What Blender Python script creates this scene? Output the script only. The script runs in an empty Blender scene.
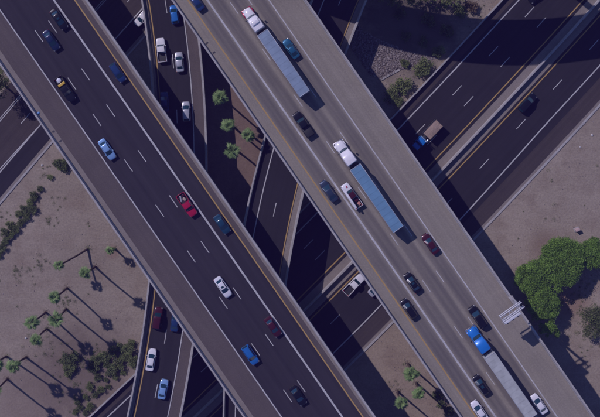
import bpy, bmesh, math, random
from mathutils import Vector, Matrix
R = math.radians
random.seed(7)

# ------------------------------------------------------------------ camera, light, exposure
H = 240.0            # metres from the freeway up to the drone
F = 1056.0           # focal length in pixels of the 600 px wide photograph
NX, NY = 307.0, 150.0   # the point straight below the drone
C = bpy.context.scene.collection
scene = bpy.context.scene
cam_d = bpy.data.cameras.new('camera'); cam = bpy.data.objects.new('camera', cam_d); C.objects.link(cam)
cam.location = (0, 0, H); cam.rotation_euler = (0, 0, 0)
cam_d.sensor_width = 36.0; cam_d.lens = 36.0 * F / 600.0
cam_d.shift_x = (300.0 - NX) / 600.0; cam_d.shift_y = -(208.5 - NY) / 600.0
cam_d.clip_start = 1.0; cam_d.clip_end = 6000.0
scene.camera = cam

SUN_EL = R(43.0)
SH = Vector((0.765, -0.644))            # the way shadows fall on the ground
world = bpy.data.worlds.new('World'); scene.world = world; world.use_nodes = True
nt = world.node_tree; bg = nt.nodes['Background']
sky = nt.nodes.new('ShaderNodeTexSky'); sky.sky_type = 'NISHITA'; sky.sun_disc = False
sky.sun_elevation = SUN_EL; sky.sun_rotation = math.atan2(-SH.x, -SH.y)
sky.altitude = 350; sky.air_density = 1.0; sky.dust_density = 0.1; sky.ozone_density = 7.0
nt.links.new(sky.outputs[0], bg.inputs[0]); bg.inputs[1].default_value = 0.085
sun_d = bpy.data.lights.new('sun', 'SUN'); sun = bpy.data.objects.new('sun', sun_d); C.objects.link(sun)
sun_d.energy = 3.4; sun_d.angle = R(0.53); sun_d.color = (1.0, 0.955, 0.92)
to_sun = Vector((-SH.x * math.cos(SUN_EL), -SH.y * math.cos(SUN_EL), math.sin(SUN_EL)))
sun.rotation_euler = to_sun.to_track_quat('Z', 'Y').to_euler(); sun.location = to_sun * 400
scene.cycles.max_bounces = 6; scene.cycles.diffuse_bounces = 3; scene.cycles.glossy_bounces = 3
vs = scene.view_settings
vs.view_transform = 'Standard'; vs.look = 'None'; vs.gamma = 1.0; vs.use_curve_mapping = False
vs.exposure = -0.42
vs.use_white_balance = True; vs.white_balance_temperature = 6000; vs.white_balance_tint = 32

# ------------------------------------------------------------------ mapping from the survey of the photograph
def q_at(z): return (H - z) / F
def P(px, py, z=0.0):
    q = q_at(z); return Vector(((px - NX) * q, (NY - py) * q))
def P3(px, py, z=0.0):
    p = P(px, py, z); return Vector((p.x, p.y, z))

# ------------------------------------------------------------------ materials
MATS = {}
def new_mat(name):
    m = bpy.data.materials.new(name); m.use_nodes = True
    n = m.node_tree.nodes; b = n['Principled BSDF']
    MATS[name] = m
    return m, m.node_tree, b
def node(t, kind, **kw):
    n = t.nodes.new(kind)
    for k, v in kw.items():
        if k == 'inp':
            for kk, vv in v.items(): n.inputs[kk].default_value = vv
        else: setattr(n, k, v)
    return n
def ramp(t, src, stops):
    r = t.nodes.new('ShaderNodeValToRGB'); e = r.color_ramp.elements
    while len(e) < len(stops): e.new(0.5)
    for el, (p, c) in zip(e, stops):
        el.position = p; el.color = (c[0], c[1], c[2], 1) if isinstance(c, tuple) else (c, c, c, 1)
    t.links.new(src, r.inputs[0]); return r.outputs[0]
def noise(t, vec, scale, detail=4, rough=0.6, dist=0.0):
    n = node(t, 'ShaderNodeTexNoise', inp={'Scale': scale, 'Detail': detail, 'Roughness': rough, 'Distortion': dist})
    if vec is not None: t.links.new(vec, n.inputs['Vector'])
    return n.outputs['Fac']
def mixc(t, fac, a, b, mode='MIX'):
    m = t.nodes.new('ShaderNodeMix'); m.data_type = 'RGBA'; m.blend_type = mode
    for sock, v in ((m.inputs[0], fac), (m.inputs[6], a), (m.inputs[7], b)):
        if isinstance(v, (int, float)): sock.default_value = v
        elif isinstance(v, tuple): sock.default_value = (v[0], v[1], v[2], 1)
        else: t.links.new(v, sock)
    return m.outputs[2]
def math_n(t, op, a, b=None, c=None):
    m = t.nodes.new('ShaderNodeMath'); m.operation = op
    for i, v in enumerate((a, b, c)):
        if v is None: continue
        if isinstance(v, (int, float)): m.inputs[i].default_value = v
        else: t.links.new(v, m.inputs[i])
    return m.outputs[0]
def bump(t, b, h, strength=0.4, dist=0.05):
    n = node(t, 'ShaderNodeBump', inp={'Strength': strength, 'Distance': dist})
    t.links.new(h, n.inputs['Height']); t.links.new(n.outputs[0], b.inputs['Normal'])
def position(t): return t.nodes.new('ShaderNodeNewGeometry').outputs['Position']
def uvsock(t): return t.nodes.new('ShaderNodeUVMap').outputs[0]

def surface_mat(name, c1, c2, rough=0.9, big=0.12, fine=6.0, amount=0.35, speck=0.25, streak=0.0, tracks=None, cracks=0.0, bumps=0.3):
    """worn paving: large blotches, fine speckle, long streaks along the road (from the sheet's own u, v metres)"""
    m, t, b = new_mat(name); pos = position(t)
    base = mixc(t, ramp(t, noise(t, pos, big, 6, 0.62, 0.4), [(0.32, 0.0), (0.68, 1.0)]), c1, c2)
    f = noise(t, pos, fine, 3, 0.7)
    base = mixc(t, speck, base, mixc(t, ramp(t, f, [(0.3, 0.45), (0.7, 1.5)]), (0, 0, 0), base, 'MULTIPLY') if False else ramp(t, f, [(0.25, tuple(x * 0.45 for x in c1)), (0.5, c1), (0.8, tuple(min(1, x * 1.7) for x in c2))]))
    if streak or tracks:
        uv = uvsock(t)
        mp = node(t, 'ShaderNodeMapping'); mp.inputs['Scale'].default_value = (0.012, 1.1, 1); t.links.new(uv, mp.inputs[0])
        s = noise(t, mp.outputs[0], 1.0, 5, 0.65)
        if streak:
            base = mixc(t, streak, base, mixc(t, 1.0, base, ramp(t, s, [(0.32, 0.62), (0.68, 1.32)]), 'MULTIPLY'))
        if tracks:
            y0, lane, lo, hi, col, amt = tracks     # darker wheel paths repeated every lane between offsets lo..hi
            sep = t.nodes.new('ShaderNodeSeparateXYZ'); t.links.new(uv, sep.inputs[0])
            y = sep.outputs['Y']
            ph = math_n(t, 'DIVIDE', math_n(t, 'SUBTRACT', y, y0), lane)
            fr = math_n(t, 'FRACT', ph)
            tri = math_n(t, 'ABSOLUTE', math_n(t, 'SUBTRACT', fr, 0.5))          # 0 mid lane .. .5 at the line
            prof = ramp(t, tri, [(0.0, 0.75), (0.16, 1.0), (0.3, 0.85), (0.43, 0.1), (0.5, 0.0)])
            inside = math_n(t, 'MULTIPLY', math_n(t, 'GREATER_THAN', y, lo), math_n(t, 'LESS_THAN', y, hi))
            mp2 = node(t, 'ShaderNodeMapping'); mp2.inputs['Scale'].default_value = (0.03, 0.5, 1); t.links.new(uv, mp2.inputs[0])
            var = ramp(t, noise(t, mp2.outputs[0], 1.0, 4, 0.6), [(0.3, 0.55), (0.65, 1.0)])
            fac = math_n(t, 'MULTIPLY', math_n(t, 'MULTIPLY', math_n(t, 'MULTIPLY', prof, inside), var), amt)
            base = mixc(t, fac, base, col)
    if cracks:
        v = node(t, 'ShaderNodeTexVoronoi', feature='DISTANCE_TO_EDGE', inp={'Scale': 0.16}); 
        wob = mixc(t, 0.06, pos, node_color(t, pos))
        t.links.new(wob, v.inputs['Vector'])
        line = ramp(t, v.outputs['Distance'], [(0.0, 1.0), (0.012, 0.0)])
        base = mixc(t, math_n(t, 'MULTIPLY', line, cracks), base, tuple(x * 0.4 for x in c1))
    t.links.new(base, b.inputs['Base Color']); b.inputs['Roughness'].default_value = rough
    b.inputs['Specular IOR Level'].default_value = 0.3
    if bumps: bump(t, b, f, bumps, 0.02)
    return m
def node_color(t, pos):
    n = node(t, 'ShaderNodeTexNoise', inp={'Scale': 0.35, 'Detail': 3}); t.links.new(pos, n.inputs['Vector'])
    sc = node(t, 'ShaderNodeVectorMath', operation='SCALE'); sc.inputs['Scale'].default_value = 30.0
    t.links.new(n.outputs['Color'], sc.inputs[0])
    ad = node(t, 'ShaderNodeVectorMath', operation='ADD'); t.links.new(pos, ad.inputs[0]); t.links.new(sc.outputs[0], ad.inputs[1])
    return ad.outputs[0]

def plain_mat(name, col, rough=0.6, metal=0.0, coat=0.0, var=0.12, scale=3.0, spec=0.5, world_pos=False):
    m, t, b = new_mat(name)
    f = noise(t, position(t) if world_pos else t.nodes.new('ShaderNodeTexCoord').outputs['Object'], scale, 5, 0.65)
    base = mixc(t, 1.0, col, ramp(t, f, [(0.3, 1 - var), (0.7, 1 + var)]), 'MULTIPLY')
    t.links.new(base, b.inputs['Base Color']); b.inputs['Roughness'].default_value = rough
    b.inputs['Metallic'].default_value = metal; b.inputs['Coat Weight'].default_value = coat
    b.inputs['Coat Roughness'].default_value = 0.08; b.inputs['Specular IOR Level'].default_value = spec
    return m
def paint(name, col, metal=0.0):
    m = plain_mat('paint_' + name, col, 0.32, metal, 0.35, 0.06, 1.5, 0.25); return m

def leaf_mat(name, dark, light, scale=0.5, trans=0.2):
    m, t, b = new_mat(name); geo = t.nodes.new('ShaderNodeNewGeometry')
    c = ramp(t, geo.outputs['Random Per Island'], [(0.0, dark), (0.55, tuple((a + d) / 2 for a, d in zip(dark, light))), (1.0, light)])
    f = ramp(t, noise(t, geo.outputs['Position'], scale, 3, 0.6), [(0.3, 0.62), (0.7, 1.3)])
    c = mixc(t, 1.0, c, f, 'MULTIPLY')
    t.links.new(c, b.inputs['Base Color']); b.inputs['Roughness'].default_value = 0.6; b.inputs['Specular IOR Level'].default_value = 0.25
    tr = t.nodes.new('ShaderNodeBsdfTranslucent'); t.links.new(c, tr.inputs[0])
    mx = t.nodes.new('ShaderNodeMixShader'); mx.inputs[0].default_value = trans
    out = t.nodes['Material Output']; t.links.new(b.outputs[0], mx.inputs[1]); t.links.new(tr.outputs[0], mx.inputs[2]); t.links.new(mx.outputs[0], out.inputs[0])
    return m

def dirt_mat(name, c1, c2, c3, speck=0.35, litter=()):
    m, t, b = new_mat(name); pos = position(t)
    n1 = noise(t, pos, 0.035, 6, 0.6, 0.8); n2 = noise(t, pos, 0.22, 6, 0.65, 0.3); n3 = noise(t, pos, 2.2, 4, 0.75); n4 = noise(t, pos, 9.0, 2, 0.6)
    col = mixc(t, ramp(t, n1, [(0.35, 0.0), (0.65, 1.0)]), c1, c2)
    col = mixc(t, ramp(t, n2, [(0.46, 0.0), (0.74, 0.85)]), col, c3)
    mpw = node(t, 'ShaderNodeMapping'); mpw.inputs['Rotation'].default_value = (0, 0, 0.85); mpw.inputs['Scale'].default_value = (0.05, 0.5, 1); t.links.new(pos, mpw.inputs[0])
    wash = ramp(t, noise(t, mpw.outputs[0], 1.0, 5, 0.6, 1.2), [(0.35, 0.95), (0.5, 1.0), (0.7, 1.04)])
    col = mixc(t, 1.0, col, wash, 'MULTIPLY')
    sp = ramp(t, n3, [(0.25, 0.6), (0.5, 1.0), (0.75, 1.35)])
    col = mixc(t, speck * 2, col, mixc(t, 1.0, col, sp, 'MULTIPLY'))
    v = node(t, 'ShaderNodeTexVoronoi', inp={'Scale': 1.3}); t.links.new(pos, v.inputs['Vector'])
    dots = ramp(t, v.outputs['Distance'], [(0.03, 0.3), (0.14, 0.0)])
    col = mixc(t, dots, col, tuple(x * 0.45 for x in c1))
    for (x, y), rr, amt, tint in litter:  # round soil tints; those under the flyover shadow carry painted shade
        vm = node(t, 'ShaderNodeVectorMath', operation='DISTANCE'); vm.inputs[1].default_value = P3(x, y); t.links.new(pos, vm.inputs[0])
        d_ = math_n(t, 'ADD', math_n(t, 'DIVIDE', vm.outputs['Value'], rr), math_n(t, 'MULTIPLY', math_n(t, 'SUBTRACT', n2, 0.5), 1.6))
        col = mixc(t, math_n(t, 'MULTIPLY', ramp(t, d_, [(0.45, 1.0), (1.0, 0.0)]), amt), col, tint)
    t.links.new(col, b.inputs['Base Color']); b.inputs['Roughness'].default_value = 0.95; b.inputs['Specular IOR Level'].default_value = 0.15
    hsum = math_n(t, 'ADD', math_n(t, 'MULTIPLY', n3, 1.0), math_n(t, 'MULTIPLY', n4, 0.5))
    bump(t, b, hsum, 0.7, 0.12)
    return m

dirt = dirt_mat('dirt', (0.278, 0.234, 0.178), (0.342, 0.290, 0.224), (0.232, 0.182, 0.134), litter=(((85, 372), 15.0, 0.75, (0.15, 0.115, 0.09)), ((30, 400), 11.0, 0.5, (0.19, 0.145, 0.115)), ((568, 300), 6.0, 0.6, (0.22, 0.13, 0.085)), ((590, 275), 5.0, 0.4, (0.22, 0.15, 0.10)), ((545, 245), 4.5, 0.5, (0.20, 0.14, 0.10)), ((405, 22), 15.0, 0.85, (0.095, 0.08, 0.062)), ((440, 20), 8.0, 0.6, (0.11, 0.09, 0.07)), ((112, 252), 2.0, 0.5, (0.24, 0.15, 0.11))))  # top edge litter spots: dark soil plus flyover shade painted into the colour
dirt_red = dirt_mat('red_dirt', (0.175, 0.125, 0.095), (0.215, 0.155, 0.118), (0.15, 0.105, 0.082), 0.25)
dirt_tan = dirt_mat('tan_dirt', (0.282, 0.228, 0.165), (0.33, 0.27, 0.20), (0.222, 0.170, 0.125), 0.3)
asphalt = surface_mat('asphalt', (0.0180, 0.0160, 0.0205), (0.0250, 0.0222, 0.027), 0.85, 0.1, 5.0, speck=0.22, streak=0.5, tracks=None, cracks=0.0)
asphalt_deck = surface_mat('asphalt_deck', (0.0225, 0.0195, 0.0265), (0.0310, 0.0270, 0.0345), 0.85, 0.07, 5.0, speck=0.22, streak=0.6, tracks=((-5.6 - 18.0) * 224.0 / F, 16.75 * 224.0 / F, (-5.6 - 18.0) * 224.0 / F, (61.5 - 18.0) * 224.0 / F, (0.042, 0.037, 0.043), 0.35))
asphalt_worn = surface_mat('asphalt_worn', (0.092, 0.076, 0.070), (0.116, 0.095, 0.086), 0.9, 0.14, 4.0, speck=0.28, streak=0.2)
asphalt_brown = surface_mat('asphalt_brown', (0.050, 0.040, 0.038), (0.064, 0.051, 0.047), 0.9, 0.14, 4.0, speck=0.28, streak=0.35)
concrete_worn = surface_mat('concrete_gutter', (0.205, 0.180, 0.155), (0.25, 0.22, 0.19), 0.9, 0.4, 4.0, speck=0.3)
concrete = surface_mat('concrete', (0.29, 0.28, 0.265), (0.45, 0.44, 0.42), 0.85, 0.35, 4.0, speck=0.25)
concrete_dark = surface_mat('concrete_dark', (0.20, 0.19, 0.18), (0.26, 0.25, 0.24), 0.9, 0.35, 4.0, speck=0.25)
white_line = surface_mat('white_road_paint', (0.36, 0.36, 0.36), (0.64, 0.64, 0.63), 0.7, 0.7, 5.0, speck=0.45, bumps=0)
yellow_line = surface_mat('yellow_road_paint', (0.37, 0.235, 0.075), (0.47, 0.31, 0.11), 0.7, 0.9, 7.0, speck=0.3, bumps=0)
steel = plain_mat('galvanised_steel', (0.46, 0.48, 0.51), 0.5, 0.25)
dark_steel = plain_mat('dark_steel', (0.05, 0.05, 0.055), 0.6, 0.3)
rubber = plain_mat('rubber', (0.02, 0.02, 0.02), 0.85)
alloy = plain_mat('alloy', (0.45, 0.45, 0.47), 0.3, 0.9)
black_plastic = plain_mat('black_plastic', (0.02, 0.02, 0.022), 0.55)
glass = plain_mat('tinted_glass', (0.010, 0.042, 0.062), 0.05, 0, 0, 0.05, 1.0, 1.0)
lamp_glass = plain_mat('lamp_glass', (0.16, 0.165, 0.18), 0.2)
red_glass = plain_mat('red_lamp_glass', (0.35, 0.02, 0.02), 0.2)
bark = plain_mat('bark', (0.085, 0.062, 0.05), 0.95, 0, 0, 0.4, 4.0, 0.1)

# ------------------------------------------------------------------ object helpers
def tag(o, label=None, cat=None, group=None, kind=None):
    if label: o['label'] = label
    if cat: o['category'] = cat
    if group: o['group'] = group
    if kind: o['kind'] = kind
    return o
def empty(name, loc, rz=0.0):
    o = bpy.data.objects.new(name, None); C.objects.link(o); o.location = loc; o.rotation_euler = (0, 0, rz); o.empty_display_size = 0.5
    return o
def obj(name, mesh, mat, parent=None, loc=None, rot=None):
    o = bpy.data.objects.new(name, mesh); C.objects.link(o)
    if mat is not None and len(mesh.materials) == 0: mesh.materials.append(mat)
    if parent is not None: o.parent = parent
    if loc is not None: o.location = loc
    if rot is not None: o.rotation_euler = rot
    return o
def mesh_from(name, v, f, smooth=False, angle=None):
    me = bpy.data.meshes.new(name); me.from_pydata([tuple(x) for x in v], [], f); me.validate(); me.update()
    if smooth:
        me.shade_smooth()
        if angle: me.set_sharp_from_angle(angle=R(angle))
    return me
def from_bm(name, bm, smooth=False, angle=None):
    bmesh.ops.recalc_face_normals(bm, faces=bm.faces)
    me = bpy.data.meshes.new(name); bm.to_mesh(me); bm.free()
    if smooth:
        me.shade_smooth()
        if angle: me.set_sharp_from_angle(angle=R(angle))
    return me
def bm_box(bm, c, s, rot=None, taper=None):
    vs_ = bmesh.ops.create_cube(bm, size=1.0)['verts']
    for v in vs_:
        k = v.co.copy()
        x, y, z = k.x * s[0], k.y * s[1], k.z * s[2]
        if taper and k.z > 0: x *= taper[0]; y *= taper[1]
        w = Vector((x, y, z))
        if rot is not None: w = rot @ w
        v.co = w + Vector(c)
    return vs_
def box_mesh(name, s, bev=0.0, c=(0, 0, 0), taper=None, seg=2):
    bm = bmesh.new(); bm_box(bm, c, s, None, taper)
    if bev: bmesh.ops.bevel(bm, geom=bm.edges[:], offset=bev, segments=seg, affect='EDGES', profile=0.5)
    return from_bm(name, bm, bev > 0, 40)
def bm_tube(bm, a, b, r0, r1=None, seg=8):
    a, b = Vector(a), Vector(b); d = b - a; r1 = r0 if r1 is None else r1
    g = bmesh.ops.create_cone(bm, cap_ends=True, segments=seg, radius1=r0, radius2=r1, depth=d.length)
    m = Matrix.Translation((a + b) / 2) @ d.to_track_quat('Z', 'Y').to_matrix().to_4x4()
    bmesh.ops.transform(bm, matrix=m, verts=g['verts'])
def tube_mesh(name, segs, seg=8):
    bm = bmesh.new()
    for a, b, r in segs: bm_tube(bm, a, b, r, r, seg)
    return from_bm(name, bm, True, 40)

# ------------------------------------------------------------------ paths and swept ribbons
class Path:
    """points on the ground plan (metres) with a right-hand normal, made at height z"""
    def __init__(self, pts, z):
        self.dz = lambda s: 0.0
        self.z = z; self.q = q_at(z); self.p = [P(x, y, z) for x, y in pts]
        self.n = []; self.s = [0.0]
        for i in range(len(self.p)):
            a, b = self.p[max(0, i - 1)], self.p[min(len(self.p) - 1, i + 1)]
            t = (b - a).normalized(); self.n.append(Vector((-t.y, t.x)))
            if i: self.s.append(self.s[-1] + (self.p[i] - self.p[i - 1]).length)
    def at(self, s, off=0.0):
        s = min(max(s, 0), self.s[-1] - 1e-4)
        lo, hi = 0, len(self.s) - 1
        while hi - lo > 1:
            mid = (lo + hi) // 2
            if self.s[mid] <= s: lo = mid
            else: hi = mid
        k = (s - self.s[lo]) / (self.s[lo + 1] - self.s[lo])
        p = self.p[lo].lerp(self.p[lo + 1], k); n = self.n[lo].lerp(self.n[lo + 1], k).normalized()
        return p + n * off, n
    def locate(self, px, py, z=None):
        w = P(px, py, self.z if z is None else z); best = min(range(len(self.p)), key=lambda i: (self.p[i] - w).length)
        t = Vector((self.n[best].y, -self.n[best].x))
        s = self.s[best] + (w - self.p[best]).dot(t)
        p, n = self.at(s); return s, (w - p).dot(n)
    def stations(self, s0=None, s1=None, step=4.0):
        s0 = 0 if s0 is None else max(0, s0); s1 = self.s[-1] if s1 is None else min(s1, self.s[-1])
        k = max(1, int(math.ceil((s1 - s0) / step))); return [s0 + (s1 - s0) * i / k for i in range(k + 1)]

def sweep(name, path, profile, mat, parent=None, s0=None, s1=None, step=4.0, closed=True, offs=None):
    """profile: (offset, z) metres; offs(s) shifts the whole profile sideways"""
    st = path.stations(s0, s1, step); v, f, uv = [], [], []
    k = len(profile)
    for s in st:
        d = offs(s) if offs else 0.0
        for o, z in profile:
            p, _ = path.at(s, o + d); v.append((p.x, p.y, z + path.dz(s))); uv.append((s, o + d))
    for i in range(len(st) - 1):
        for j in range(k if closed else k - 1):
            a, b = i * k + j, i * k + (j + 1) % k
            f.append((a, b, b + k, a + k))
    if closed:
        f.append(tuple(range(k - 1, -1, -1))); f.append(tuple((len(st) - 1) * k + j for j in range(k)))
    me = bpy.data.meshes.new(name); me.from_pydata(v, [], f)
    ul = me.uv_layers.new(name='UVMap')
    for lp in me.loops: ul.data[lp.index].uv = uv[lp.vertex_index]
    if closed:
        bm = bmesh.new(); bm.from_mesh(me); bmesh.ops.recalc_face_normals(bm, faces=bm.faces); bm.to_mesh(me); bm.free()
    else:
        me.update()
        if me.polygons[0].normal.z < 0: me.flip_normals()
    return obj(name, me, mat, parent)
def sheet(name, path, o0, o1, z, mat, parent=None, **kw): return sweep(name, path, [(o0, z), (o1, z)], mat, parent, closed=False, **kw)
def line(name, path, off, width, z, mat, parent, **kw): return sheet(name, path, off - width / 2, off + width / 2, z, mat, parent, **kw)
def barrier_profile(off, z, h=1.0, wt=0.3, wb=0.55):
    return [(off - wb / 2, z), (off - wb / 2, z + 0.12), (off - wt / 2 - 0.04, z + 0.38), (off - wt / 2, z + h), (off + wt / 2, z + h), (off + wt / 2 + 0.04, z + 0.38), (off + wb / 2, z + 0.12), (off + wb / 2, z)]
def dashes(path, off, phase_s, z, parent, s_lo, s_hi, starts=None, L=3.05, period=12.19, w=0.16, offs=None, name='lane_dash'):
    if starts is None:
        k0 = math.ceil((s_lo - phase_s) / period); starts = [phase_s + k * period for k in range(k0, int((s_hi - phase_s) / period) + 1)]
    for s in starts:
        o = off + (offs(s) if offs else 0)
        me = dash_mesh(L, w)
        p, n = path.at(s + L / 2, o); t = Vector((n.y, -n.x))
        sl = path.dz(s + L / 2 + 0.5) - path.dz(s + L / 2 - 0.5)
        obj(name, me, white_line, parent, (p.x, p.y, z + path.dz(s + L / 2)), (0, -math.atan(sl), math.atan2(t.y, t.x)))
_dm = {}
def dash_mesh(L, w):
    if (L, w) not in _dm:
        _dm[(L, w)] = mesh_from('lane_dash', [(-L / 2, -w / 2, 0), (L / 2, -w / 2, 0), (L / 2, w / 2, 0), (-L / 2, w / 2, 0)], [(0, 1, 2, 3)])
    return _dm[(L, w)]

def polyfit(pts, deg):
    n = deg + 1; A = [[sum(x ** (i + j) for x, _ in pts) for j in range(n)] for i in range(n)]; b = [sum(y * x ** i for x, y in pts) for i in range(n)]
    for i in range(n):
        piv = max(range(i, n), key=lambda r: abs(A[r][i])); A[i], A[piv] = A[piv], A[i]; b[i], b[piv] = b[piv], b[i]
        for r in range(i + 1, n):
            k = A[r][i] / A[i][i]
            for c_ in range(i, n): A[r][c_] -= k * A[i][c_]
            b[r] -= k * b[i]
    x = [0] * n
    for i in range(n - 1, -1, -1): x[i] = (b[i] - sum(A[i][c_] * x[c_] for c_ in range(i + 1, n))) / A[i][i]
    return lambda t: sum(c_ * t ** i for i, c_ in enumerate(x))
S2 = math.sqrt(0.5)
def rot_fit(pts, deg, u0, u1, step=8.0):
    """smooth curve through survey points, running from upper right to lower left"""
    uv = [((-(x - 300) + (y - 208)) * S2 / 100, ((x - 300) + (y - 208)) * S2 / 100) for x, y in pts]
    fn = polyfit(uv, deg); out = []; k = int((u1 - u0) / step)
    for i in range(k + 1):
        u = (u0 + (u1 - u0) * i / k) / 100; v = fn(u)
        out.append((300 + (v - u) * S2 * 100, 208 + (u + v) * S2 * 100))
    return out
def y_fit(pts, deg, y0, y1, step=8.0):
    fn = polyfit([((y - 200) / 100, x) for x, y in pts], deg); k = int((y1 - y0) / step)
    return [(fn((y0 + (y1 - y0) * i / k - 200) / 100), y0 + (y1 - y0) * i / k) for i in range(k + 1)]

# ================================================================== GROUND
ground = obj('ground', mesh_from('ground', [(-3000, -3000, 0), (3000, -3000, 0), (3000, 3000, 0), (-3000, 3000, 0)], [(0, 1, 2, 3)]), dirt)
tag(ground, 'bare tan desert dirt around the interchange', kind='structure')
def patch(name, pts, mat, z=0.004, label=None):
    o = obj(name, mesh_from(name, [P3(x, y, 0) + Vector((0, 0, z)) for x, y in reversed(pts)], [tuple(range(len(pts)))]), mat)
    return tag(o, label, kind='structure')
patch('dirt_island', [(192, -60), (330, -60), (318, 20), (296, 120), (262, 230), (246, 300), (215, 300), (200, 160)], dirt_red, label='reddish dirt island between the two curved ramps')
patch('dirt_verge', [(300, 417), (300, 403), (392, 320), (470, 240), (640, 480), (640, 620), (200, 620), (150, 540)], dirt_tan, label='brown dirt verge between the two elevated decks')

# ================================================================== FREEWAY (ground level)
fw = Path(rot_fit([(583, 0), (569, 16), (532.8, 55.8), (519, 69.5), (486, 106), (459.9, 133.6), (439, 155.8), (344.4, 252.8), (328.3, 268.9), (305.4, 292.3), (217, 380.5), (183.4, 410)], 2, -620, 560), 0.0)
Q0 = fw.q
def lo_w(s):   # right white line drifts outwards towards the lower left
    s_a, _ = fw.locate(520, 100); s_b, _ = fw.locate(345, 300)
    k = min(max((s - s_a) / (s_b - s_a), 0), 1); return k
freeway = empty('freeway', (0, 0, 0)); tag(freeway, 'ground level freeway of two dark asphalt carriageways under the bridges', kind='structure')
def FW(name, a, b, mat, z=0.012, **kw): return sheet(name, fw, a * Q0, b * Q0, z, mat, freeway, **kw)
FW('carriageway', -51.5, 3.5, asphalt)
FW('shoulder', -59.7, -51.5, asphalt_brown)
FW('median_strip', 3.5, 20.0, concrete_worn)
FW('carriageway', 20.0, 64.5, asphalt)
FW('shoulder', 64.5, 79.5, asphalt_brown)
FW('gutter', 79.5, 82.0, concrete_worn)
for nm, off, w, m in (('edge_line', -47.7, 0.26, white_line), ('yellow_line', 0.0, 0.24, yellow_line), ('yellow_line', 22.9, 0.24, yellow_line)):
    line(nm, fw, off * Q0, w, 0.020, m, freeway)
line('edge_line', fw, 56.2 * Q0, 0.26, 0.020, white_line, freeway, offs=lambda s: lo_w(s) * 6.8 * Q0)
s_end = fw.s[-1]
dashes(fw, -31.8 * Q0, fw.locate(457.4, 90.6)[0] - 1.52, 0.020, freeway, 60, s_end - 60)
dashes(fw, -15.9 * Q0, fw.locate(469.3, 101.5)[0] - 1.52, 0.020, freeway, 60, s_end - 60)
dashes(fw, 37.9 * Q0, fw.locate(521, 124)[0] - 1.52, 0.020, freeway, 60, s_end - 60, offs=lambda s: lo_w(s) * 2.2 * Q0)
sweep('median_barrier', fw, barrier_profile(11.9 * Q0, 0.012, 1.05, 0.32, 0.6), concrete, freeway)
sweep('curb', fw, [(82.0 * Q0, 0), (82.0 * Q0, 0.14), (82.05 * Q0 + 0.45, 0.16), (82.05 * Q0 + 0.45, 0)], concrete, freeway)
wall = sweep('freeway_wall', fw, [(-60.9 * Q0, 0), (-60.9 * Q0, 0.95), (-59.4 * Q0, 0.95), (-59.4 * Q0, 0)], concrete, None)
tag(wall, 'low concrete barrier wall along the upper edge of the ground level freeway', 'wall')

# ================================================================== SIDE ROAD (upper left, ground level)
sr = Path(rot_fit([(-60, 244), (0, 172), (13.4, 156), (41.6, 124), (140, 11), (152, -3), (200, -55)], 2, -310, 330), 0.0)
side = empty('side_road', (0, 0, 0)); tag(side, 'ground level side road passing under the left deck', kind='structure')
sheet('carriageway', sr, -50 * Q0, 17 * Q0, 0.010, asphalt_brown, side)
sheet('exit_lane', sr, 1.0 * Q0, 16.5 * Q0, 0.016, asphalt, side)
sheet('gutter', sr, 16.6 * Q0, 19.3 * Q0, 0.014, concrete_worn, side)
sweep('curb', sr, [(19.3 * Q0, 0), (19.3 * Q0, 0.14), (19.3 * Q0 + 0.42, 0.16), (19.3 * Q0 + 0.42, 0)], concrete, side)
s_g = sr.locate(41, 124)[0]
line('gore_line', sr, 0, 0.24, 0.022, white_line, side)
line('gore_line', sr, 0, 0.2, 0.023, white_line, side, s0=s_g, offs=lambda s: -0.035 * (s - s_g))
line('gore_line', sr, -33 * Q0, 0.2, 0.022, white_line, side); line('gore_line', sr, -34.8 * Q0, 0.18, 0.022, white_line, side)
dashes(sr, -15.5 * Q0, sr.locate(25.5, 118.4)[0] - 1.52, 0.022, side, 30, sr.s[-1] - 20)

# ================================================================== ELEVATED DECKS
DX, DY = 0.5685, 0.8227
def deck_path(z, s_mid, t0=-330, t1=880):
    pts = []
    for i in range(61):
        t = t0 + (t1 - t0) * i / 60
        pts.append((DX * t + DY * s_mid, DY * t - DX * s_mid))
    return Path(pts, z)
def pier(parent, p, ang, ztop, half, ncol=3):
    bm = bmesh.new(); rot = Matrix.Rotation(ang, 3, 'Z')
    bm_box(bm, (p.x, p.y, ztop - 0.75), (1.5, half * 2, 1.5), rot)
    cap = obj('pier_cap', from_bm('pier_cap', bm), concrete_dark, parent)
    for k in range(ncol):
        o = 0 if ncol == 1 else (k / (ncol - 1) - 0.5) * 2 * (half - 1.6)
        c = p + Vector(rot @ Vector((0, o, 0))).xy
        bm = bmesh.new(); bm_tube(bm, (c.x, c.y, -0.3), (c.x, c.y, ztop - 1.45), 0.75, 0.75, 16)
        obj('pier_column', from_bm('pier_column', bm, True, 40), concrete_dark, parent)

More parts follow.
